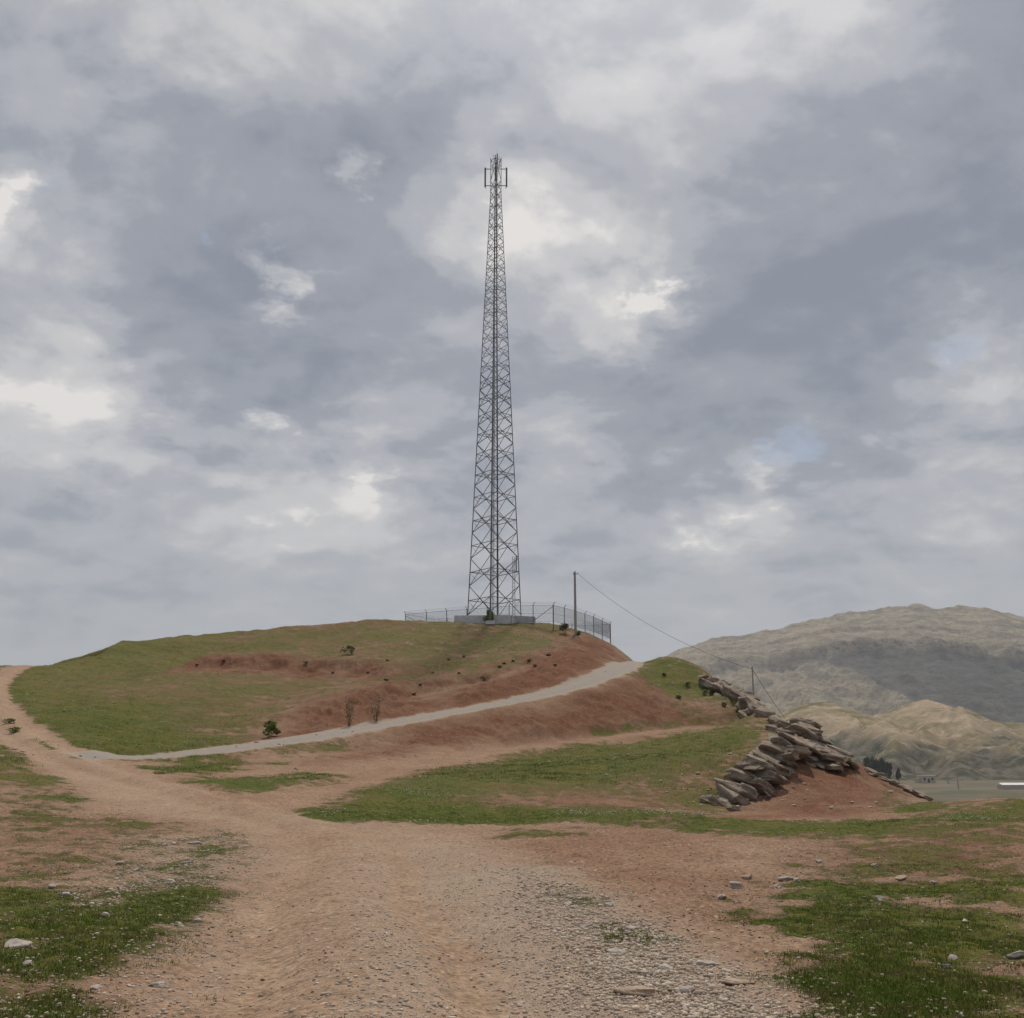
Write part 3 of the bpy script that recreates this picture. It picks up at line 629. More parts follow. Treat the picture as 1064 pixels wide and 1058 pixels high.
# ---------------------------------------------------------------- utility poles and wire
def utility_pole(x, y, z, h, label, r=.13, group='utility poles', arm_=True):
    o = empty('utility_pole', (x, y, z), label, 'utility pole', group)
    m = MB(); m.bar((0, 0, -.6), (0, 0, h), 2 * r, n=10, w2=2 * r * .72); m.build('pole_shaft', M_WOOD, o)
    if arm_:
        m = MB(); m.box((.1, -.16, h - .35), (.75, .08, .09)); m.build('crossarm', M_WOOD, o)
        for q in (-.2, .4): m = MB(); m.bar((q, -.16, h - .3), (q, -.16, h - .15), .09, n=8, w2=.05); m.build('insulator', M_CONC, o)
    return o
ux, uy, uz = at(598, 652, 147.6); uz = H(ux, uy); uh = at(598, 594, 147.6)[2] - uz
utility_pole(ux, uy, uz, uh, 'grey utility pole beside the fence on the hilltop', .20)
vx, vy, vz = at(783, 722, 113); vz = H(vx, vy); vh = at(783, 693, 113)[2] - vz
utility_pole(vx, vy, vz, vh, 'slim utility pole behind the rocky ridge right of the gravel road', .10, arm_=False)
wx, wy = 43., 152.; wz = H(wx, wy); wh = 7.
def cable(a, b, sag, label):
    m = MB(); pts = []
    for i in range(33):
        t = i / 32; p = Vector(a).lerp(Vector(b), t); p.z -= sag * 4 * t * (1 - t); pts.append(p)
    m.tube(pts, .022, 5); return tag(m.build('power_cable', M_CABLE), label, 'cable', 'power cables')
cable((ux + .4, uy - .16, uz + uh - .3), (vx, vy, vz + vh - .25), 1.5, 'sagging cable from the hilltop pole down to the pole behind the ridge')
utility_pole(wx, wy, wz, wh, 'utility pole down the slope behind the layered outcrop', .10, arm_=False)
cable((vx, vy, vz + vh - .25), (wx, wy, wz + wh - .2), 1.0, 'cable dropping steeply from the ridge pole towards the valley')
for (px, D, h, lab) in ((928, 560, 12, 'pale pole beside the dark trees in the valley'), (950, 618, 8, 'pale pole between the dark trees and the small house in the valley'), (994, 540, 8, 'pale pole right of the small house in the valley'), (984, 575, 3.4, 'short pale post right beside the valley pole near the road')):
    x, y, _ = at(px, 800, D); utility_pole(x, y, float(VH(x, y)), h, lab, .32, 'valley poles', False)

# ---------------------------------------------------------------- plants
def leaf_cloud(n, rad, size, seed, squash=1., lumps=7):
    """many small leaf quads grouped in clumps through a crown"""
    g = np.random.default_rng(seed); V = []; 
    cc = g.normal(size=(lumps, 3)); cc /= np.linalg.norm(cc, axis=1)[:, None]; cc *= rad * g.uniform(.25, .75, (lumps, 1)); cr_ = rad * g.uniform(.28, .55, lumps)
    k = g.integers(0, lumps, n); d = g.normal(size=(n, 3)); d /= np.linalg.norm(d, axis=1)[:, None]
    p = cc[k] + d * (cr_[k] * g.uniform(.35, 1.0, n) ** .6)[:, None]; p[:, 2] *= squash
    a = g.normal(size=(n, 3)); a /= np.linalg.norm(a, axis=1)[:, None]; b = np.cross(a, g.normal(size=(n, 3))); b /= np.linalg.norm(b, axis=1)[:, None]
    s_ = size * g.uniform(.6, 1.4, n)[:, None]; a = a * s_; b = b * s_ * .55
    V = np.stack([p - a, p - b, p + a, p + b], 1).reshape(-1, 3); Fq = np.arange(4 * n).reshape(n, 4)
    return V, Fq
def shrub(px, py, h, wd_, label, group, mat=None, seed=0, n=420, stem=True, D=None, leaf=.09, z=None):
    if D: x, y, _ = at(px, py, D); gz = H(x, y)
    else: x, y, gz = ground(px, py)
    o = empty('shrub', (x, y, gz - .03), label, 'shrub', group)
    V, Fq = leaf_cloud(n, wd_ / 2, leaf, seed + 5, 1.0); lo, hi = V[:, 2].min(), V[:, 2].max(); V[:, 2] = (V[:, 2] - lo) / (hi - lo) * h * (1 if not stem else .82) + (h * .18 if stem else 0)
    link('foliage', mesh_np('foliage', V, Fq), mat or M_LEAFD, o)
    if stem:
        m = MB(); r_ = random.Random(seed)
        for q in range(5): m.bar((0, 0, -.1), (r_.uniform(-.3, .3) * wd_, r_.uniform(-.3, .3) * wd_, h * r_.uniform(.45, .8)), .05 * h * .5, n=5, w2=.012)
        m.build('stem', M_BARK, o)
    return o
shrub(508.5, 651, 2.3, 1.9, 'bright green bush at the foot of the phone mast', 'hill bushes', M_LEAF, 1, 900, D=148.6, leaf=.13)
shrub(587, 655, 1.5, 1.9, 'dull olive bush against the fence left of the utility pole', 'hill bushes', M_LEAFD, 2, 500, D=145.6, leaf=.12)
shrub(601, 655, .9, .9, 'small dark bush at the foot of the hilltop utility pole', 'hill bushes', M_LEAFD, 3, 300, D=146, leaf=.1)
shrub(281, 766, 1.15, 1.3, 'round green bush on the bank above the gravel road', 'hill bushes', M_LEAF, 4, 700, False)
for px, py, h, lab, sd_ in ((363, 755, 2.1, 'slim sparse sapling on the red bank, left of a pair', 5), (391, 750, 1.9, 'slim sparse sapling on the red bank, right of a pair', 6)):
    x, y, z = ground(px, py); o = empty('sapling', (x, y, z), lab, 'sapling', 'saplings on the bank'); r_ = random.Random(sd_); m = MB(); P_ = []
    for q in range(9):
        p = Vector((r_.uniform(-.08, .08), r_.uniform(-.08, .08), -.1)); d = Vector((r_.uniform(-.22, .22), r_.uniform(-.22, .22), 1)); hh_ = h * r_.uniform(.6, 1.0)
        for t_ in range(5):
            n2 = p + d * hh_ / 5 + Vector((r_.uniform(-.05, .05), r_.uniform(-.05, .05), 0)); m.bar(p, n2, .02 * (1 - .15 * t_), n=4); p = n2
            if t_ > 0: P_ += [tuple(p + Vector((r_.gauss(0, .09), r_.gauss(0, .09), r_.gauss(0, .12)))) for _ in range(5)]
    m.build('stem', M_BARK, o); P_ = np.array(P_); g_ = np.random.default_rng(sd_); a_ = g_.normal(size=P_.shape) * .045; b_ = g_.normal(size=P_.shape) * .03
    link('foliage', mesh_np('foliage', np.stack([P_ - a_, P_ - b_, P_ + a_, P_ + b_], 1).reshape(-1, 3), np.arange(4 * len(P_)).reshape(-1, 4)), M_LEAFY, o)
shrub(362, 681, 1.2, 1.9, 'low dark green shrub high on the grassy hilltop', 'hill bushes', M_LEAFD, 7, 500)
for i, (px, py, s_) in enumerate([(503,708,1.3),(482,683,.7),(466,686,.6),(519,694,.8),(533,688,.7),(524,690,.7),(550,687,.6),(556,693,.9),(402,687,.6),(401,708,.9),(382,700,.6),(477,700,.5),(437,712,.5),(430,722,.5),(570,682,.8),(577,692,.7),(346,700,.6),(318,690,.9),(232,688,.9),(205,692,.7),(450,700,.5)]):
    s_ *= .7; shrub(px, py, s_ * .5, s_, 'low dark tuft on the dry slope below the mast', 'dark tufts on the slope', M_LEAFD, 30 + i, 110, False, leaf=.08)
for i, (px, py, s_) in enumerate([(715,713,.9),(732,722,1.),(705,726,.7),(752,735,.9),(690,702,.6),(768,742,.7)]):
    shrub(px, py, s_ * .55, s_, 'low green tuft on the grassy knoll right of the gravel road', 'tufts on the knoll', M_LEAFD, 60 + i, 150, False, leaf=.08)
for i, (px, py, s_, lab) in enumerate([(11,752,.9,'green weed clump between the wheel tracks, further along the left track'),(14,762,1.,'green weed clump between the wheel tracks, nearer along the left track')]):
    shrub(px, py, s_ * .4, s_, lab, 'weeds between wheel tracks', M_LEAF, 70 + i, 260, False, leaf=.07)
for i, (px, D, h, wd_, lab) in enumerate([(902,590,14.5,7,'leftmost dark tree of the valley grove'),(910,600,14.5,7,'second dark tree from the left in the valley grove'),(917,605,13.5,6.5,'third dark tree from the left in the valley grove'),(923,610,11.5,5,'smallest dark tree, at the right end of the valley grove'),(933,622,8,4,'small dark tree beside the pale pole in the valley')]):
    x, y, _ = at(px, 800, D); o = empty('tree', (x, y, float(VH(x, y)) - .2), lab, 'tree', 'valley grove')
    V, Fq = leaf_cloud(1500, wd_ / 2, .35, 200 + i, 1.0, 12); lo, hi = V[:, 2].min(), V[:, 2].max(); V[:, 2] = h * .12 + (V[:, 2] - lo) / (hi - lo) * h * .88
    link('crown', mesh_np('crown', V, Fq), M_TREE, o); m = MB(); m.bar((0, 0, -.5), (0, 0, h * .6), .4, n=7, w2=.12); m.build('trunk', M_BARK, o)
# valley buildings
M_PLAST = mat_simple('plaster', (.40, .33, .26), (.52, .45, .37), .8, .9, 0); M_WHITE = mat_simple('white sheet roof', (.62, .63, .64), (.74, .75, .76), .5, .6, 0); M_DARK = mat_simple('dark opening', (.03, .03, .03), (.05, .05, .05), 1, .6, 0)
x, y, _ = at(963, 812, 590); z = float(VH(x, y)); h_ = empty('house', (x, y, z), 'small tan house at the foot of the hills in the valley', 'house'); 
m = MB(); m.box((0, 0, 1.6), (7.5, 5, 3.6)); m.box((-4.6, .3, 1.0), (1.7, 4, 2.4)); m.build('wall', M_PLAST, h_)
m = MB(); m.box((0, 0, 3.52), (8, 5.5, .24)); m.build('roof', M_CONC, h_)
for q in (-2, 2.2): m = MB(); m.box((q, -2.51, 1.9), (1.1, .08, 1.2)); m.build('window', M_DARK, h_)
m = MB(); m.box((.2, -2.51, 1.1), (1.0, .08, 2.1)); m.build('door', M_DARK, h_)
x, y, _ = at(1066, 820, 535); z = float(VH(x, y)); h_ = empty('shed', (x, y, z), 'long low shed with a white roof beside the valley road', 'shed')
m = MB(); m.box((0, 0, .6), (25, 6, 2.2)); m.build('wall', M_PLAST, h_)
m = MB(); m.add([(-12.8, -3.4, 1.72), (12.8, -3.4, 1.72), (12.8, 0, 2.7), (-12.8, 0, 2.7), (-12.8, 3.4, 1.72), (12.8, 3.4, 1.72)], [(0, 1, 2, 3), (3, 2, 5, 4), (0, 3, 4), (1, 5, 2), (0, 4, 5, 1)]); m.build('roof', M_WHITE, h_)

# ---------------------------------------------------------------- rocks
def _cube_pts(n):
    """verts and quads of a cube sphere"""
    V, Fq, idx = [], [], {}
    def vid(p):
        k_ = tuple(np.round(p, 5))
        if k_ not in idx: idx[k_] = len(V); V.append(p)
        return idx[k_]
    lin = np.linspace(-1, 1, n + 1)
    for ax in range(3):
        for sg in (-1, 1):
            for i in range(n):
                for j in range(n):
                    q = []
                    for a, b in ((0, 0), (1, 0), (1, 1), (0, 1)):
                        p = np.zeros(3); p[ax] = sg; p[(ax + 1) % 3] = lin[i + a]; p[(ax + 2) % 3] = lin[j + b]; q.append(vid(p))
                    Fq.append(q if sg > 0 else q[::-1])
    return np.array(V), np.array(Fq)
CUBE = {n: _cube_pts(n) for n in (2, 3, 10)}
def rock_mesh(name, size, seed, n=10, cuts=11, rough=.035, round_=.12):
    g = np.random.default_rng(seed); V0, Fq = CUBE[n]; sp = V0 / np.linalg.norm(V0, axis=1)[:, None]; V = V0 * (1 - round_) + sp * round_ * 1.25
    for _ in range(cuts):
        d = g.normal(size=3); d /= np.linalg.norm(d); lim = g.uniform(.66, 1.02); o_ = V @ d - lim; V = V - np.clip(o_, 0, None)[:, None] * d
    V = V + rough * 2.2 * np.stack([fbm(V[:, 0] + 3 * k_ + V[:, 2] * .7, V[:, 1] - V[:, 2] * .9 + 5 * k_, .55, 3, seed + k_) for k_ in range(3)], 1)
    # a ledge or two across the bedding
    V[:, 0:2] *= 1 + .07 * np.sign(np.sin(V[:, 2:3] * 5 + seed))
    return mesh_np(name, V * np.asarray(size) / 2, Fq)
def slab(parent, loc, size, rot, seed, mat=M_ROCK, name='rock_slab'):
    me = rock_mesh(name, size, seed); o = link(name, me, mat, parent); o.location = Vector(loc) - parent.location; o.rotation_euler = rot; return o
def outcrop(label, spots, base, seed0):
    x, y, z = base; o = empty('rock_outcrop', (x, y, z), label, 'rock outcrop', 'rock outcrops')
    rnd = random.Random(seed0)
    for i, (px, py, D, L, T, W_, tilt, yaw) in enumerate(spots):
        p = at(px, py, D); slab(o, p, (L, W_, T), (R(rnd.uniform(-10, 22)), R(tilt + rnd.uniform(-14, 10)), R(yaw + rnd.uniform(-20, 20))), seed0 * 100 + i)
    return o
rn = random.Random(5); S = []
# lower left stack climbing to the cap (tilt > 0 dips to the right)
for (px, py, D, L, T) in [(741,836,46.0,1.0,.75),(752,838,46.2,1.2,.7),(757,827,47.0,1.3,.8),(768,836,46.6,1.2,.8),(766,819,48.0,1.6,.8),(778,826,47.5,1.1,.8),(776,809,49.2,1.7,.7),(789,817,48.6,1.2,.7),(785,800,50.4,1.7,.75),(797,808,49.8,1.4,.8),(793,791,51.6,1.7,.7),(806,799,51.2,1.6,.8),(804,783,53,1.8,.75),(816,791,52.6,1.4,.8),(812,775,54.6,1.9,.7),(826,783,53.8,1.7,.85),(823,769,56,1.7,.7),(836,775,55.5,2.1,.7),(832,759,58,1.7,.75),(842,764,57.2,1.6,.8),(843,753,59.6,1.3,.7),(852,769,57.5,1.8,.6),(852,781,55.6,2.1,.8),(862,790,55,1.9,.85),(868,798,54.4,1.1,.7),(866,780,57,2.0,.6),(876,789,57,1.1,.45),(848,793,54.4,1.2,.55),(838,789,54.2,.9,.5),(735,830,46.8,.6,.4),(747,843,45.2,.9,.4),(762,845,45.2,1.0,.45),(820,801,52,.8,.4),(800,822,48.5,.6,.4),(886,795,57,.7,.35)]:
    S.append((px, py, D, L * .85, T * rn.uniform(.55, .85), L * rn.uniform(.9, 1.3), rn.uniform(12, 36), rn.uniform(-25, 25)))
for (px, py, D, L, T) in list((a, b, c, d, e) for a, b, c, d, e, *_ in S):
    S.append((px + rn.uniform(-7, 7), py + rn.uniform(-5, 6), D + rn.uniform(-.9, .1), L * rn.uniform(.5, .9), T * rn.uniform(.35, .65), L * rn.uniform(.5, .8), rn.uniform(0, 40), rn.uniform(-40, 40)))
for (px, py, D, L) in [(815,762,57,1.0),(806,769,57,.9),(819,755,60,1.0),(828,750,61,1.0),(797,777,54,.9),(771,803,50.5,1.0),(759,812,49.5,.8),(780,795,52,.9)]: S.append((px, py, D, L, .4, L, rn.uniform(5, 25), rn.uniform(-30, 30)))
outcrop('large stack of tilted grey rock slabs above the red earth slope', S, ground(800, 800), 3)
S = []
for (px, py, D, L, T) in [(728,706,109,1.6,.8),(735,712,106,2.0,.8),(741,708,108,1.4,.9),(748,716,104,1.8,.9),(752,711,106,1.5,.8),(758,720,101,1.9,1.0),(764,717,103,1.6,.9),(768,724,99,2.,1.0),(774,722,100,1.4,.8),(777,731,96,1.8,1.),(783,727,98,1.5,.8),(787,735,93,1.9,.9),(793,738,92,1.5,.8),(797,744,89,1.8,.9),(803,745,89,1.2,.8),(808,750,86,1.6,.8),(790,745,90,1.1,.7),(780,740,93,1.2,.6),(770,736,96,1.1,.7),(758,730,99,.9,.6),(772,745,92,1.1,.7),(812,756,82,1.5,.7),(803,757,80,1.0,.6),(746,724,102,.9,.6),(818,760,78,1.2,.6)]:
    S.append((px, py, D, L, T, L * rn.uniform(.8, 1.3), rn.uniform(15, 45), rn.uniform(-30, 30)))
outcrop('broken rocky edge running down the grassy knoll beside the gravel road', S, ground(770, 735), 4)
S = []
for (px, py, D, L, T) in [(905,802,59,.7,.25),(912,805,58.5,.9,.3),(920,810,57.8,.7,.25),(931,815,57,1.0,.3),(940,818,56.5,.8,.25),(948,822,55.8,1.0,.3),(956,826,55.2,.9,.3),(963,829,54.5,.7,.25)]:
    S.append((px, py, D, L, T, L * rn.uniform(.7, 1.1), rn.uniform(18, 32), rn.uniform(-20, 20)))
outcrop('thin pale rock ledge descending the far edge of the red slope', S, ground(930, 815), 6)

# loose stones big enough to pick out
def stone(px, py, w_, flat, label, seed, mat=None):
    w_ *= .54; x, y, z = ground(px, py); me = rock_mesh('stone', (w_, w_ * .75, w_ * flat), seed, 10, 6, .05, .6); o = link('stone', me, mat or M_STONE); o.location = (x, y, z + w_ * flat * .06); o.rotation_euler = (R(random.uniform(-8, 8)), R(random.uniform(-8, 8)), random.uniform(0, 6)); 
    return tag(o, label, 'stone', 'loose stones on the ground')
U = [(764,923,.34,.7,'whitish stone in front of a pair, by the dirt patch right of the track'),(776,913,.34,.6,'tan stone just behind the whitish one, right of the track'),(817,915,.36,.5,'pale stone at the tip of the upper right grass patch'),(935,913,.38,.35,'flat tan stone in the reddish clods at right'),(764,1021,.42,.2,'broad flat tan stone at the right end of the gravel ribbon'),(661,1031,.50,.25,'long flat tan stone in the gravel ribbon, near the bottom'),(633,942,.22,.7,'white stone beside weeds at the right edge of the track'),(175,917,.42,.35,'flat pale stone on the left dirt above the grass'),(19,984,.50,.35,'big pale stone at the left edge of the picture'),(203,877,.44,.4,'pale stone on the far stony heap left of the track'),(165,1025,.24,.4,'flat pale stone on the dirt beside the left grass'),(990,997,.18,.7,'white stone inside the lower right grass')]
for i, (px, py, w_, fl, lab) in enumerate(U): stone(px, py, w_, fl, lab, 500 + i, M_STONET if 'tan' in lab else None)
for i, (px, py, w_) in enumerate([(808,922,.22),(827,915,.2),(914,935,.24),(971,918,.2),(749,933,.22),(1003,958,.16),(1057,994,.26),(983,1006,.14),(850,896,.22),(908,900,.2)]): stone(px, py, w_, .55, 'small pale stone on the grass and dirt right of the gravel ribbon', 530 + i)
for i, (px, py, w_) in enumerate([(125,898,.26),(69,931,.22),(180,878,.24),(171,879,.22),(193,898,.26),(100,1028,.18),(54,922,.22),(110,952,.18),(28,1003,.16),(186,962,.2),(205,958,.2),(142,905,.2)]): stone(px, py, w_, .55, 'small pale stone on the stony ground left of the track', 560 + i)
for i, (px, py, w_) in enumerate([(641,991,.3),(691,1006,.26),(734,1003,.3),(606,962,.24),(668,1012,.2),(590,940,.2),(655,965,.22),(712,1030,.24)]): stone(px, py, w_, .35, 'flat stone lying in the gravel ribbon right of the track', 590 + i)

# ---------------------------------------------------------------- countless small cover: gravel, grass, flowers
def scatter(n, A, r0, r1, span=34, power=1.0):
    """random plan points weighted by a cover layer, denser near the viewer's path"""
    out = []
    while sum(len(o) for o in out) < n:
        t = R(1) * rng.uniform(-span, span, 60000); u = rng.uniform(0, 1, 60000); r = (r0 ** -power + u * (r1 ** -power - r0 ** -power)) ** (-1 / power) if power else r0 * (r1 / r0) ** u
        x, y = np.sin(t) * r, np.cos(t) * r
        a = grid_sample(A, x, y) if not callable(A) else A(x, y)
        k_ = rng.uniform(0, 1, 60000) < a; out.append(np.stack([x[k_], y[k_]], 1))
    p = np.concatenate(out)[:n]; return p[:, 0], p[:, 1], grid_sample(GZ, p[:, 0], p[:, 1])
ico = np.array([(0,-.53,.85),(0,.53,.85),(0,-.53,-.85),(0,.53,-.85),(-.53,.85,0),(.53,.85,0),(-.53,-.85,0),(.53,-.85,0),(-.85,0,.53),(.85,0,.53),(-.85,0,-.53),(.85,0,-.53)])
icf = np.array([(0,9,1),(0,1,8),(1,9,5),(1,5,4),(1,4,8),(9,11,5),(5,11,3),(5,3,4),(3,10,4),(4,10,8),(3,11,2),(3,2,10),(2,11,7),(2,7,6),(2,6,10),(7,9,0),(7,0,6),(6,0,8),(7,11,9),(6,8,10)])
def pebbles(n, A, r0, r1, s0, s1):
    x, y, z = scatter(n, A, r0, r1)
    sz = s0 * (s1 / s0) ** (rng.uniform(0, 1, n) ** 2.2)
    an = rng.uniform(0, 6.283, n); sc3 = rng.uniform(.55, 1.1, (n, 3)) * np.array([1, 1, .62]); jit = rng.uniform(.78, 1.15, (n, 12, 1))
    v = ico[None] * jit * sc3[:, None, :] * sz[:, None, None] * .5
    c, s_ = np.cos(an)[:, None], np.sin(an)[:, None]
    X_ = v[..., 0] * c - v[..., 1] * s_; Y_ = v[..., 0] * s_ + v[..., 1] * c
    V = np.stack([X_ + x[:, None], Y_ + y[:, None], v[..., 2] + (z + sz * .10)[:, None]], -1).reshape(-1, 3)
    Fq = (icf[None] + (np.arange(n) * 12)[:, None, None]).reshape(-1, 3)
    return V, Fq, np.repeat(rng.uniform(0, 1, n), 12)
def mat_pebble():
    t = NT('gravel stones'); tone = t.att('tone'); c = t.mix(tone, (.32, .25, .195), (.60, .51, .42)); c = t.mix(t.ss(.55, .75, t.noise(3, 3)), c, t.mix(.5, c, (.26, .18, .13)))
    return t.done(c, .92, t.noise(60, 3), .004, .5, spec=.15)
V1, F1, t1 = pebbles(40000, PEB, 5.5, 38, .010, .052)
def PEBR(x, y): return np.clip(grid_sample(PEB, x, y) - .5, 0, 1) * 1.4
V2, F2, t2 = pebbles(9000, PEBR, 5.5, 38, .014, .075)
def HST(x, y):
    q = ground(545, 668); o1 = ground(800, 826); o2 = ground(775, 738); return .10 * np.exp(-((x - o1[0]) / 4.5) ** 2 - ((y - o1[1]) / 3) ** 2) + .3 * np.exp(-((x - o2[0]) / 4) ** 2 - ((y - o2[1]) / 5) ** 2) + np.exp(-((x - q[0]) / 9) ** 2 - ((y - q[1]) / 11) ** 2) + .05 * sst(-.1, .4, fbm(x, y, 14, 3, 351)) * (np.hypot(x, y) > 55)
V5, F5, t5 = pebbles(1900, HST, 43, 150, .06, .30)
me = mesh_np('gravel', np.concatenate([V1, V2, V5]), np.concatenate([F1, F2 + len(V1), F5 + len(V1) + len(V2)])); attr(me, 'tone', np.concatenate([t1, t2, .2 + .6 * t5]))
tag(link('gravel', me, mat_pebble()), 'loose gravel and small stones along the track', 'gravel', kind='stuff')

def CLW(x, y): return (1 - .9 * sst(2.6, 1.2, polydist(x, y, ROAD_MAIN)[0])) * (1 - sst(.2, .6, grid_sample(GV, x, y))) * ( .15 + .85 * sst(.35, .7, grid_sample(RD, x, y)) * sst(-.2, .4, fbm(x, y, 2.2, 3, 321)))
V4, F4, t4 = pebbles(15000, CLW, 5.5, 48, .010, .05)
def mat_clod():
    t = NT('earth clods'); return t.done(t.mix(t.att('tone'), (.15, .085, .050), (.36, .235, .15)), .97, t.noise(50, 4), .006, .6, spec=.05)
me = mesh_np('dirt', V4, F4); attr(me, 'tone', t4)
tag(link('dirt', me, mat_clod()), 'small crumbs and clods of red brown earth on the bare ground', 'dirt', kind='stuff')
def GRW(x, y):
    g = grid_sample(G, x, y); return sst(.42, .85, g + .55 * fbm(x, y, .55, 3, 301) + .25 * fbm(x, y, 2.5, 2, 302)) 
def blades(n, per, W_, r0, r1, h0, h1, spread, power=1.0):
    x, y, z = scatter(n, W_, r0, r1, power=power)
    N = n * per; cx, cy, cz = (np.repeat(a, per) for a in (x, y, z)); hs = np.repeat(rng.uniform(h0, h1, n), per) * rng.uniform(.5, 1.1, N)
    ox, oy = rng.normal(0, spread, N), rng.normal(0, spread, N); an = rng.uniform(0, 6.283, N); lean = rng.uniform(.2, 1.1, N) * hs; wd_ = hs * rng.uniform(.16, .34, N)
    bx, by = cx + ox, cy + oy; dx, dy = np.cos(an), np.sin(an)
    V = np.stack([np.stack([bx - dy * wd_ / 2, by + dx * wd_ / 2, cz - .01], -1), np.stack([bx + dy * wd_ / 2, by - dx * wd_ / 2, cz - .01], -1), np.stack([bx + dx * lean, by + dy * lean, cz + hs], -1)], 1).reshape(-1, 3)
    return V, np.arange(3 * N).reshape(N, 3), np.repeat(np.repeat(rng.uniform(0, 1, n), per), 3)
def mat_blade():
    t = NT('grass blades'); tone = t.att('tone'); c = t.mix(tone, (.058, .100, .010), (.175, .228, .034)); c = t.mix(t.math('MULTIPLY', t.ss(.45, .65, t.noise(1.6, 5)), .55), c, (.185, .145, .060))
    return t.done(c, .8, spec=.15)
def SPARSE(x, y):
    g = grid_sample(G, x, y); return (.10 + .9 * sst(.1, .5, g)) * sst(.02, .1, g) * sst(.05, .45, fbm(x, y, .8, 3, 311) + .3 * g)
a = blades(52000, 7, GRW, 5.5, 40, .010, .034, .030); b = blades(9000, 10, GRW, 30, 80, .02, .06, .09, .5); c = blades(20000, 9, SPARSE, 5.5, 46, .010, .035, .04)
def HILLG(x, y): return sst(.3, .8, grid_sample(G, x, y)) * (.25 + .75 * sst(-.4, .5, fbm(x, y, 6, 4, 341))) * (1 - sst(150, 160, np.hypot(x, y)))
d_ = blades(20000, 9, HILLG, 48, 155, .03, .11, .16, .2)
V3 = np.concatenate([a[0], b[0], c[0], d_[0]]); F3 = np.concatenate([a[1], b[1] + len(a[0]), c[1] + len(a[0]) + len(b[0]), d_[1] + len(a[0]) + len(b[0]) + len(c[0])])
me = mesh_np('grass', V3, F3); attr(me, 'tone', np.concatenate([a[2], b[2], c[2], d_[2]]))
tag(link('grass', me, mat_blade()), 'short green grass growing in patches beside the track', 'grass', kind='stuff')
# white wildflowers
def FLW(x, y): return sst(.6, .9, grid_sample(G, x, y)) * sst(.1, .5, fbm(x, y, 5, 3, 333)) 
x, y, z = scatter(900, FLW, 17, 75, power=.3)
fx, fy, fz = [], [], []
for (px, py, n_, sp) in [(600,847,26,14),(690,848,34,16),(720,849,20,14),(590,846,14,10),(430,856,10,20)]:
    for q in range(n_):
        g_ = ground(px + random.gauss(0, sp), py + random.uniform(-1, 1)); fx.append(g_[0]); fy.append(g_[1] + random.uniform(-.6, .6)); fz.append(g_[2])
x, y, z = np.concatenate([x, fx]), np.concatenate([y, fy]), np.concatenate([z, fz]); n_ = len(x); s_ = rng.uniform(.014, .034, n_) * (1 + (np.arange(n_) >= 900) * .4); zz = z + rng.uniform(.05, .14, n_)
v = ico[None] * s_[:, None, None] * np.array([1, 1, .6]) * .6 + np.stack([x, y, zz], -1)[:, None]
me = mesh_np('wildflowers', v.reshape(-1, 3), (icf[None] + (np.arange(n_) * 12)[:, None, None]).reshape(-1, 3))
tag(link('wildflowers', me, mat_simple('white petals', (.55, .55, .50), (.68, .68, .62), 5, .8, 0)), 'tiny white wildflowers dotted through the grass', 'wildflowers', kind='stuff')

# ---------------------------------------------------------------- air
hm = bpy.data.materials.new('haze'); hm.use_nodes = True; ht_ = hm.node_tree; ht_.nodes.clear()
pv = ht_.nodes.new('ShaderNodeVolumePrincipled'); pv.inputs['Color'].default_value = (.80, .86, .95, 1); pv.inputs['Density'].default_value = HAZE; pv.inputs['Anisotropy'].default_value = 0
ht_.links.new(pv.outputs[0], ht_.nodes.new('ShaderNodeOutputMaterial').inputs['Volume'])
m = MB(); zt_h = 540; m.box((900, 1700, (zt_h - 420) / 2), (5600, 4600, zt_h + 420)); tag(m.build('haze', hm), 'thin blue grey haze in the air', 'haze', kind='stuff')
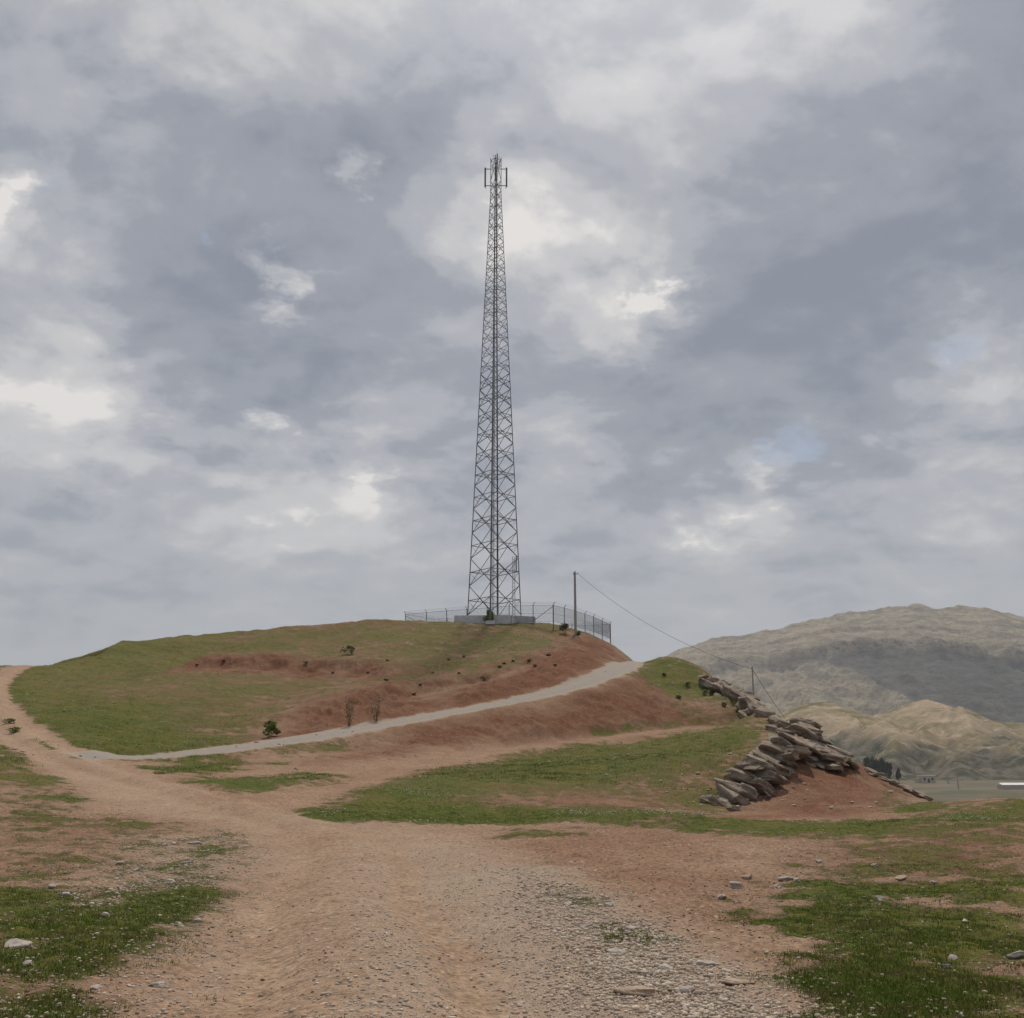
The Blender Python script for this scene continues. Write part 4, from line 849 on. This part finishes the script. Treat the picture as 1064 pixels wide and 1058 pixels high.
# ---- sky and sun
w = bpy.data.worlds.new('World'); sc.world = w; w.use_nodes = True
SUN_EL, SUN_AZ = 57.0, 8.0      # azimuth measured from straight ahead towards the right
def build_world():
    nt = w.node_tree; nt.nodes.clear(); L = nt.links
    def n(typ, **kw):
        nd = nt.nodes.new(typ)
        for k_, v in kw.items():
            if k_.startswith('i_'):
                key = k_[2:]; key = int(key) if key.isdigit() else key.replace('_', ' ')
                if isinstance(v, bpy.types.NodeSocket): L.new(v, nd.inputs[key])
                else: nd.inputs[key].default_value = v
            else: setattr(nd, k_, v)
        return nd
    def m(op, a, b=0., c=0., clamp=False): return n('ShaderNodeMath', operation=op, use_clamp=clamp, i_0=a, i_1=b, i_2=c).outputs[0]
    def vm(op, a, b): return n('ShaderNodeVectorMath', operation=op, i_0=a, i_1=b)
    def ss(a, b, x, lo=0., hi=1.): return n('ShaderNodeMapRange', interpolation_type='SMOOTHSTEP', i_0=x, i_1=a, i_2=b, i_3=lo, i_4=hi).outputs[0]
    def mix(f, a, b):
        nd = nt.nodes.new('ShaderNodeMix'); nd.data_type = 'RGBA'
        for sock, v in ((nd.inputs[0], f), (nd.inputs[6], a), (nd.inputs[7], b)):
            if isinstance(v, bpy.types.NodeSocket): L.new(v, sock)
            else: sock.default_value = tuple(v) + (1,)
        return nd.outputs[2]
    d = n('ShaderNodeTexCoord').outputs['Generated']
    dn = vm('NORMALIZE', d, (0, 0, 0)).outputs[0]
    sep = n('ShaderNodeSeparateXYZ', i_0=dn); dz = sep.outputs[2]
    den = m('ADD', m('MAXIMUM', dz, 0.), .34)
    p = n('ShaderNodeCombineXYZ', i_0=m('DIVIDE', sep.outputs[0], den), i_1=m('DIVIDE', sep.outputs[1], den), i_2=0.).outputs[0]
    def noise(scale, detail, rough, off=(0, 0, 0), dist=0.):
        return n('ShaderNodeTexNoise', i_Vector=vm('ADD', p, off).outputs[0], i_Scale=scale, i_Detail=detail, i_Roughness=rough, i_Distortion=dist).outputs['Fac']
    # two looks at the same cloud field, one a little higher up: tops catch light, bases stay grey
    # (q spreads the cloud deck evenly enough that far clouds stay small but readable)
    def body(off): return noise(3.6, 9, .54, off, .3)
    a0 = body((4.3, 9.1, 0)); a1 = body((4.3, 9.1 - .06, 0)); b0 = noise(9.5, 8, .56, (2.2, 5.1, 0), .3); b1 = noise(9.5, 8, .56, (2.2, 5.1 - .025, 0), .3)
    edge = m('ADD', m('MULTIPLY', m('SUBTRACT', a0, a1), 1.0), m('MULTIPLY', m('SUBTRACT', b0, b1), .55))
    big = noise(1.4, 4, .5, (3.1, 1.7, 0), .2); fine = noise(22, 7, .62, (1.2, 8.8, 0), .4)
    wn = n('ShaderNodeTexNoise', i_Vector=p, i_Scale=8.0, i_Detail=8, i_Roughness=.6).outputs['Color']
    wd = vm('NORMALIZE', vm('ADD', dn, vm('MULTIPLY', vm('SUBTRACT', wn, (.5, .5, .5)).outputs[0], (.14, .14, .14)).outputs[0]).outputs[0], (0, 0, 0)).outputs[0]
    def lobe(px, py, rx):
        v = Vector(at(px, py, 100)) - Vector((0, 0, EYE)); v.normalize()
        return ss(rx / F, 0., vm('DISTANCE', wd, tuple(v)).outputs['Value'])
    def total(ls):
        acc = None
        for (px, py, rad, amp) in ls:
            x = m('MULTIPLY', lobe(px, py, rad), amp); acc = x if acc is None else m('ADD', acc, x)
        return acc
    soft = total([(230, 20, 240, .32), (110, 10, 150, .20), (500, 210, 120, .40), (555, 250, 100, .22), (645, 315, 105, .55), (780, 70, 260, .10), (620, 110, 190, .14), (870, 0, 140, .20), (50, 430, 120, .34), (110, 465, 80, .2), (10, 215, 70, .45), (60, 330, 120, .14),
                  (290, 545, 130, .34), (400, 425, 90, .20), (745, 548, 110, .34), (1020, 370, 110, .32), (1000, 545, 110, .22), (590, 480, 90, .22), (380, 500, 70, .26), (400, 560, 90, .2), (880, 470, 50, .22), (170, 505, 80, .18), (805, 500, 60, .25),
                  (220, 160, 230, -.26), (80, 130, 170, -.12), (410, 220, 120, -.12), (960, 220, 280, -.40), (780, 370, 220, -.24), (340, 365, 150, -.34), (190, 330, 140, -.20), (650, 430, 110, -.16), (120, 560, 110, -.06), (60, 500, 90, -.1), (440, 330, 90, -.10), (700, 600, 160, -.06)])
    spots = total([(300, 298, 66, 1.35), (262, 272, 44, .8), (380, 178, 50, 1.15), (15, 215, 60, .8), (40, 425, 75, .45), (290, 437, 48, .85), (385, 495, 46, .8), (682, 295, 54, 1.1), (640, 320, 70, .45), (505, 185, 50, .35), (555, 225, 50, .2), (745, 545, 80, .6), (805, 503, 46, .7), (880, 468, 42, .7),
                   (985, 395, 50, .6), (880, 0, 70, .25), (280, 550, 90, .5), (985, 545, 55, .5), (410, 410, 44, .5), (590, 470, 44, .4), (110, 460, 50, .4)])
    val = m('ADD', .43, m('MULTIPLY', m('SUBTRACT', big, .5), .35))
    val = m('ADD', val, m('MULTIPLY', m('SUBTRACT', a0, .5), .60))
    val = m('ADD', val, m('MULTIPLY', edge, .95))
    val = m('ADD', val, m('MULTIPLY', m('SUBTRACT', fine, .5), .15))
    val = m('ADD', val, m('MULTIPLY', soft, 1.0))
    hot = ss(.36, 1.0, m('ADD', m('MULTIPLY', spots, .8), m('ADD', m('MULTIPLY', m('SUBTRACT', b0, .5), 1.3), m('MULTIPLY', edge, 1.1))))
    val = m('ADD', val, m('MULTIPLY', hot, m('ADD', .38, m('MULTIPLY', m('SUBTRACT', fine, .5), 1.0))))
    # even grey veil towards the horizon
    hz = ss(-.02, .30, dz); val = m('ADD', m('MULTIPLY', val, hz), m('MULTIPLY', m('SUBTRACT', 1., hz), .47))
    ramp = n('ShaderNodeValToRGB', i_0=val); cr = ramp.color_ramp; cr.interpolation = 'EASE'
    cr.elements[0].position = .0; cr.elements[0].color = (.195, .213, .255, 1)
    cr.elements[1].position = 1.; cr.elements[1].color = (.70, .67, .635, 1)
    for ps, c in ((.30, (.262, .277, .315)), (.50, (.360, .368, .393)), (.74, (.500, .492, .494))):
        e = cr.elements.new(ps); e.color = c + (1,)
    cloud = ramp.outputs[0]
    # brighter cloud round the hidden sun
    sd = Vector((math.sin(R(SUN_AZ)) * math.cos(R(SUN_EL)), math.cos(R(SUN_AZ)) * math.cos(R(SUN_EL)), math.sin(R(SUN_EL))))
    glow = ss(.50, .05, vm('DISTANCE', dn, tuple(sd)).outputs['Value'], 1., 1.8)
    cl = vm('SCALE', cloud, (0, 0, 0)); L.new(glow, cl.inputs['Scale'])
    sky = n('ShaderNodeTexSky', sky_type='NISHITA'); sky.sun_disc = False; sky.sun_elevation = R(SUN_EL); sky.sun_rotation = R(SUN_AZ)
    sk = vm('SCALE', sky.outputs[0], (0, 0, 0)); sk.inputs['Scale'].default_value = .10 / 1.0
    holes = total([(822, 468, 62, 1.), (1000, 368, 45, .8), (60, 200, 40, .6), (220, 245, 20, .7), (410, 465, 30, .5)])
    hf = m('MULTIPLY', ss(.2, 1., holes), .32)
    hf = m('MAXIMUM', hf, .06)
    fin = mix(hf, cl.outputs[0], sk.outputs[0])
    bg = n('ShaderNodeBackground', i_0=fin); bg.inputs[1].default_value = 1.0
    L.new(bg.outputs[0], n('ShaderNodeOutputWorld').inputs[0])
build_world()
sl = bpy.data.lights.new('sun', 'SUN'); sl.energy = 2.5; sl.angle = R(4); sl.color = (1, .91, .77)
so = bpy.data.objects.new('sun', sl); COL.objects.link(so)
so.rotation_euler = (R(90 - SUN_EL), 0, R(180 - SUN_AZ)); so.location = (0, 0, 300)
vs = sc.view_settings; vs.view_transform = 'Standard'; vs.look = 'None'; vs.exposure = .25; vs.gamma = 1; vs.use_curve_mapping = False
sc.cycles.use_denoising = True
try: sc.cycles.denoiser = 'OPENIMAGEDENOISE'; sc.cycles.denoising_input_passes = 'RGB_ALBEDO_NORMAL'
except Exception: pass
sc.cycles.max_bounces = 5; sc.cycles.diffuse_bounces = 3; sc.cycles.glossy_bounces = 2; sc.cycles.volume_bounces = 1
sc.cycles.sample_clamp_indirect = 4
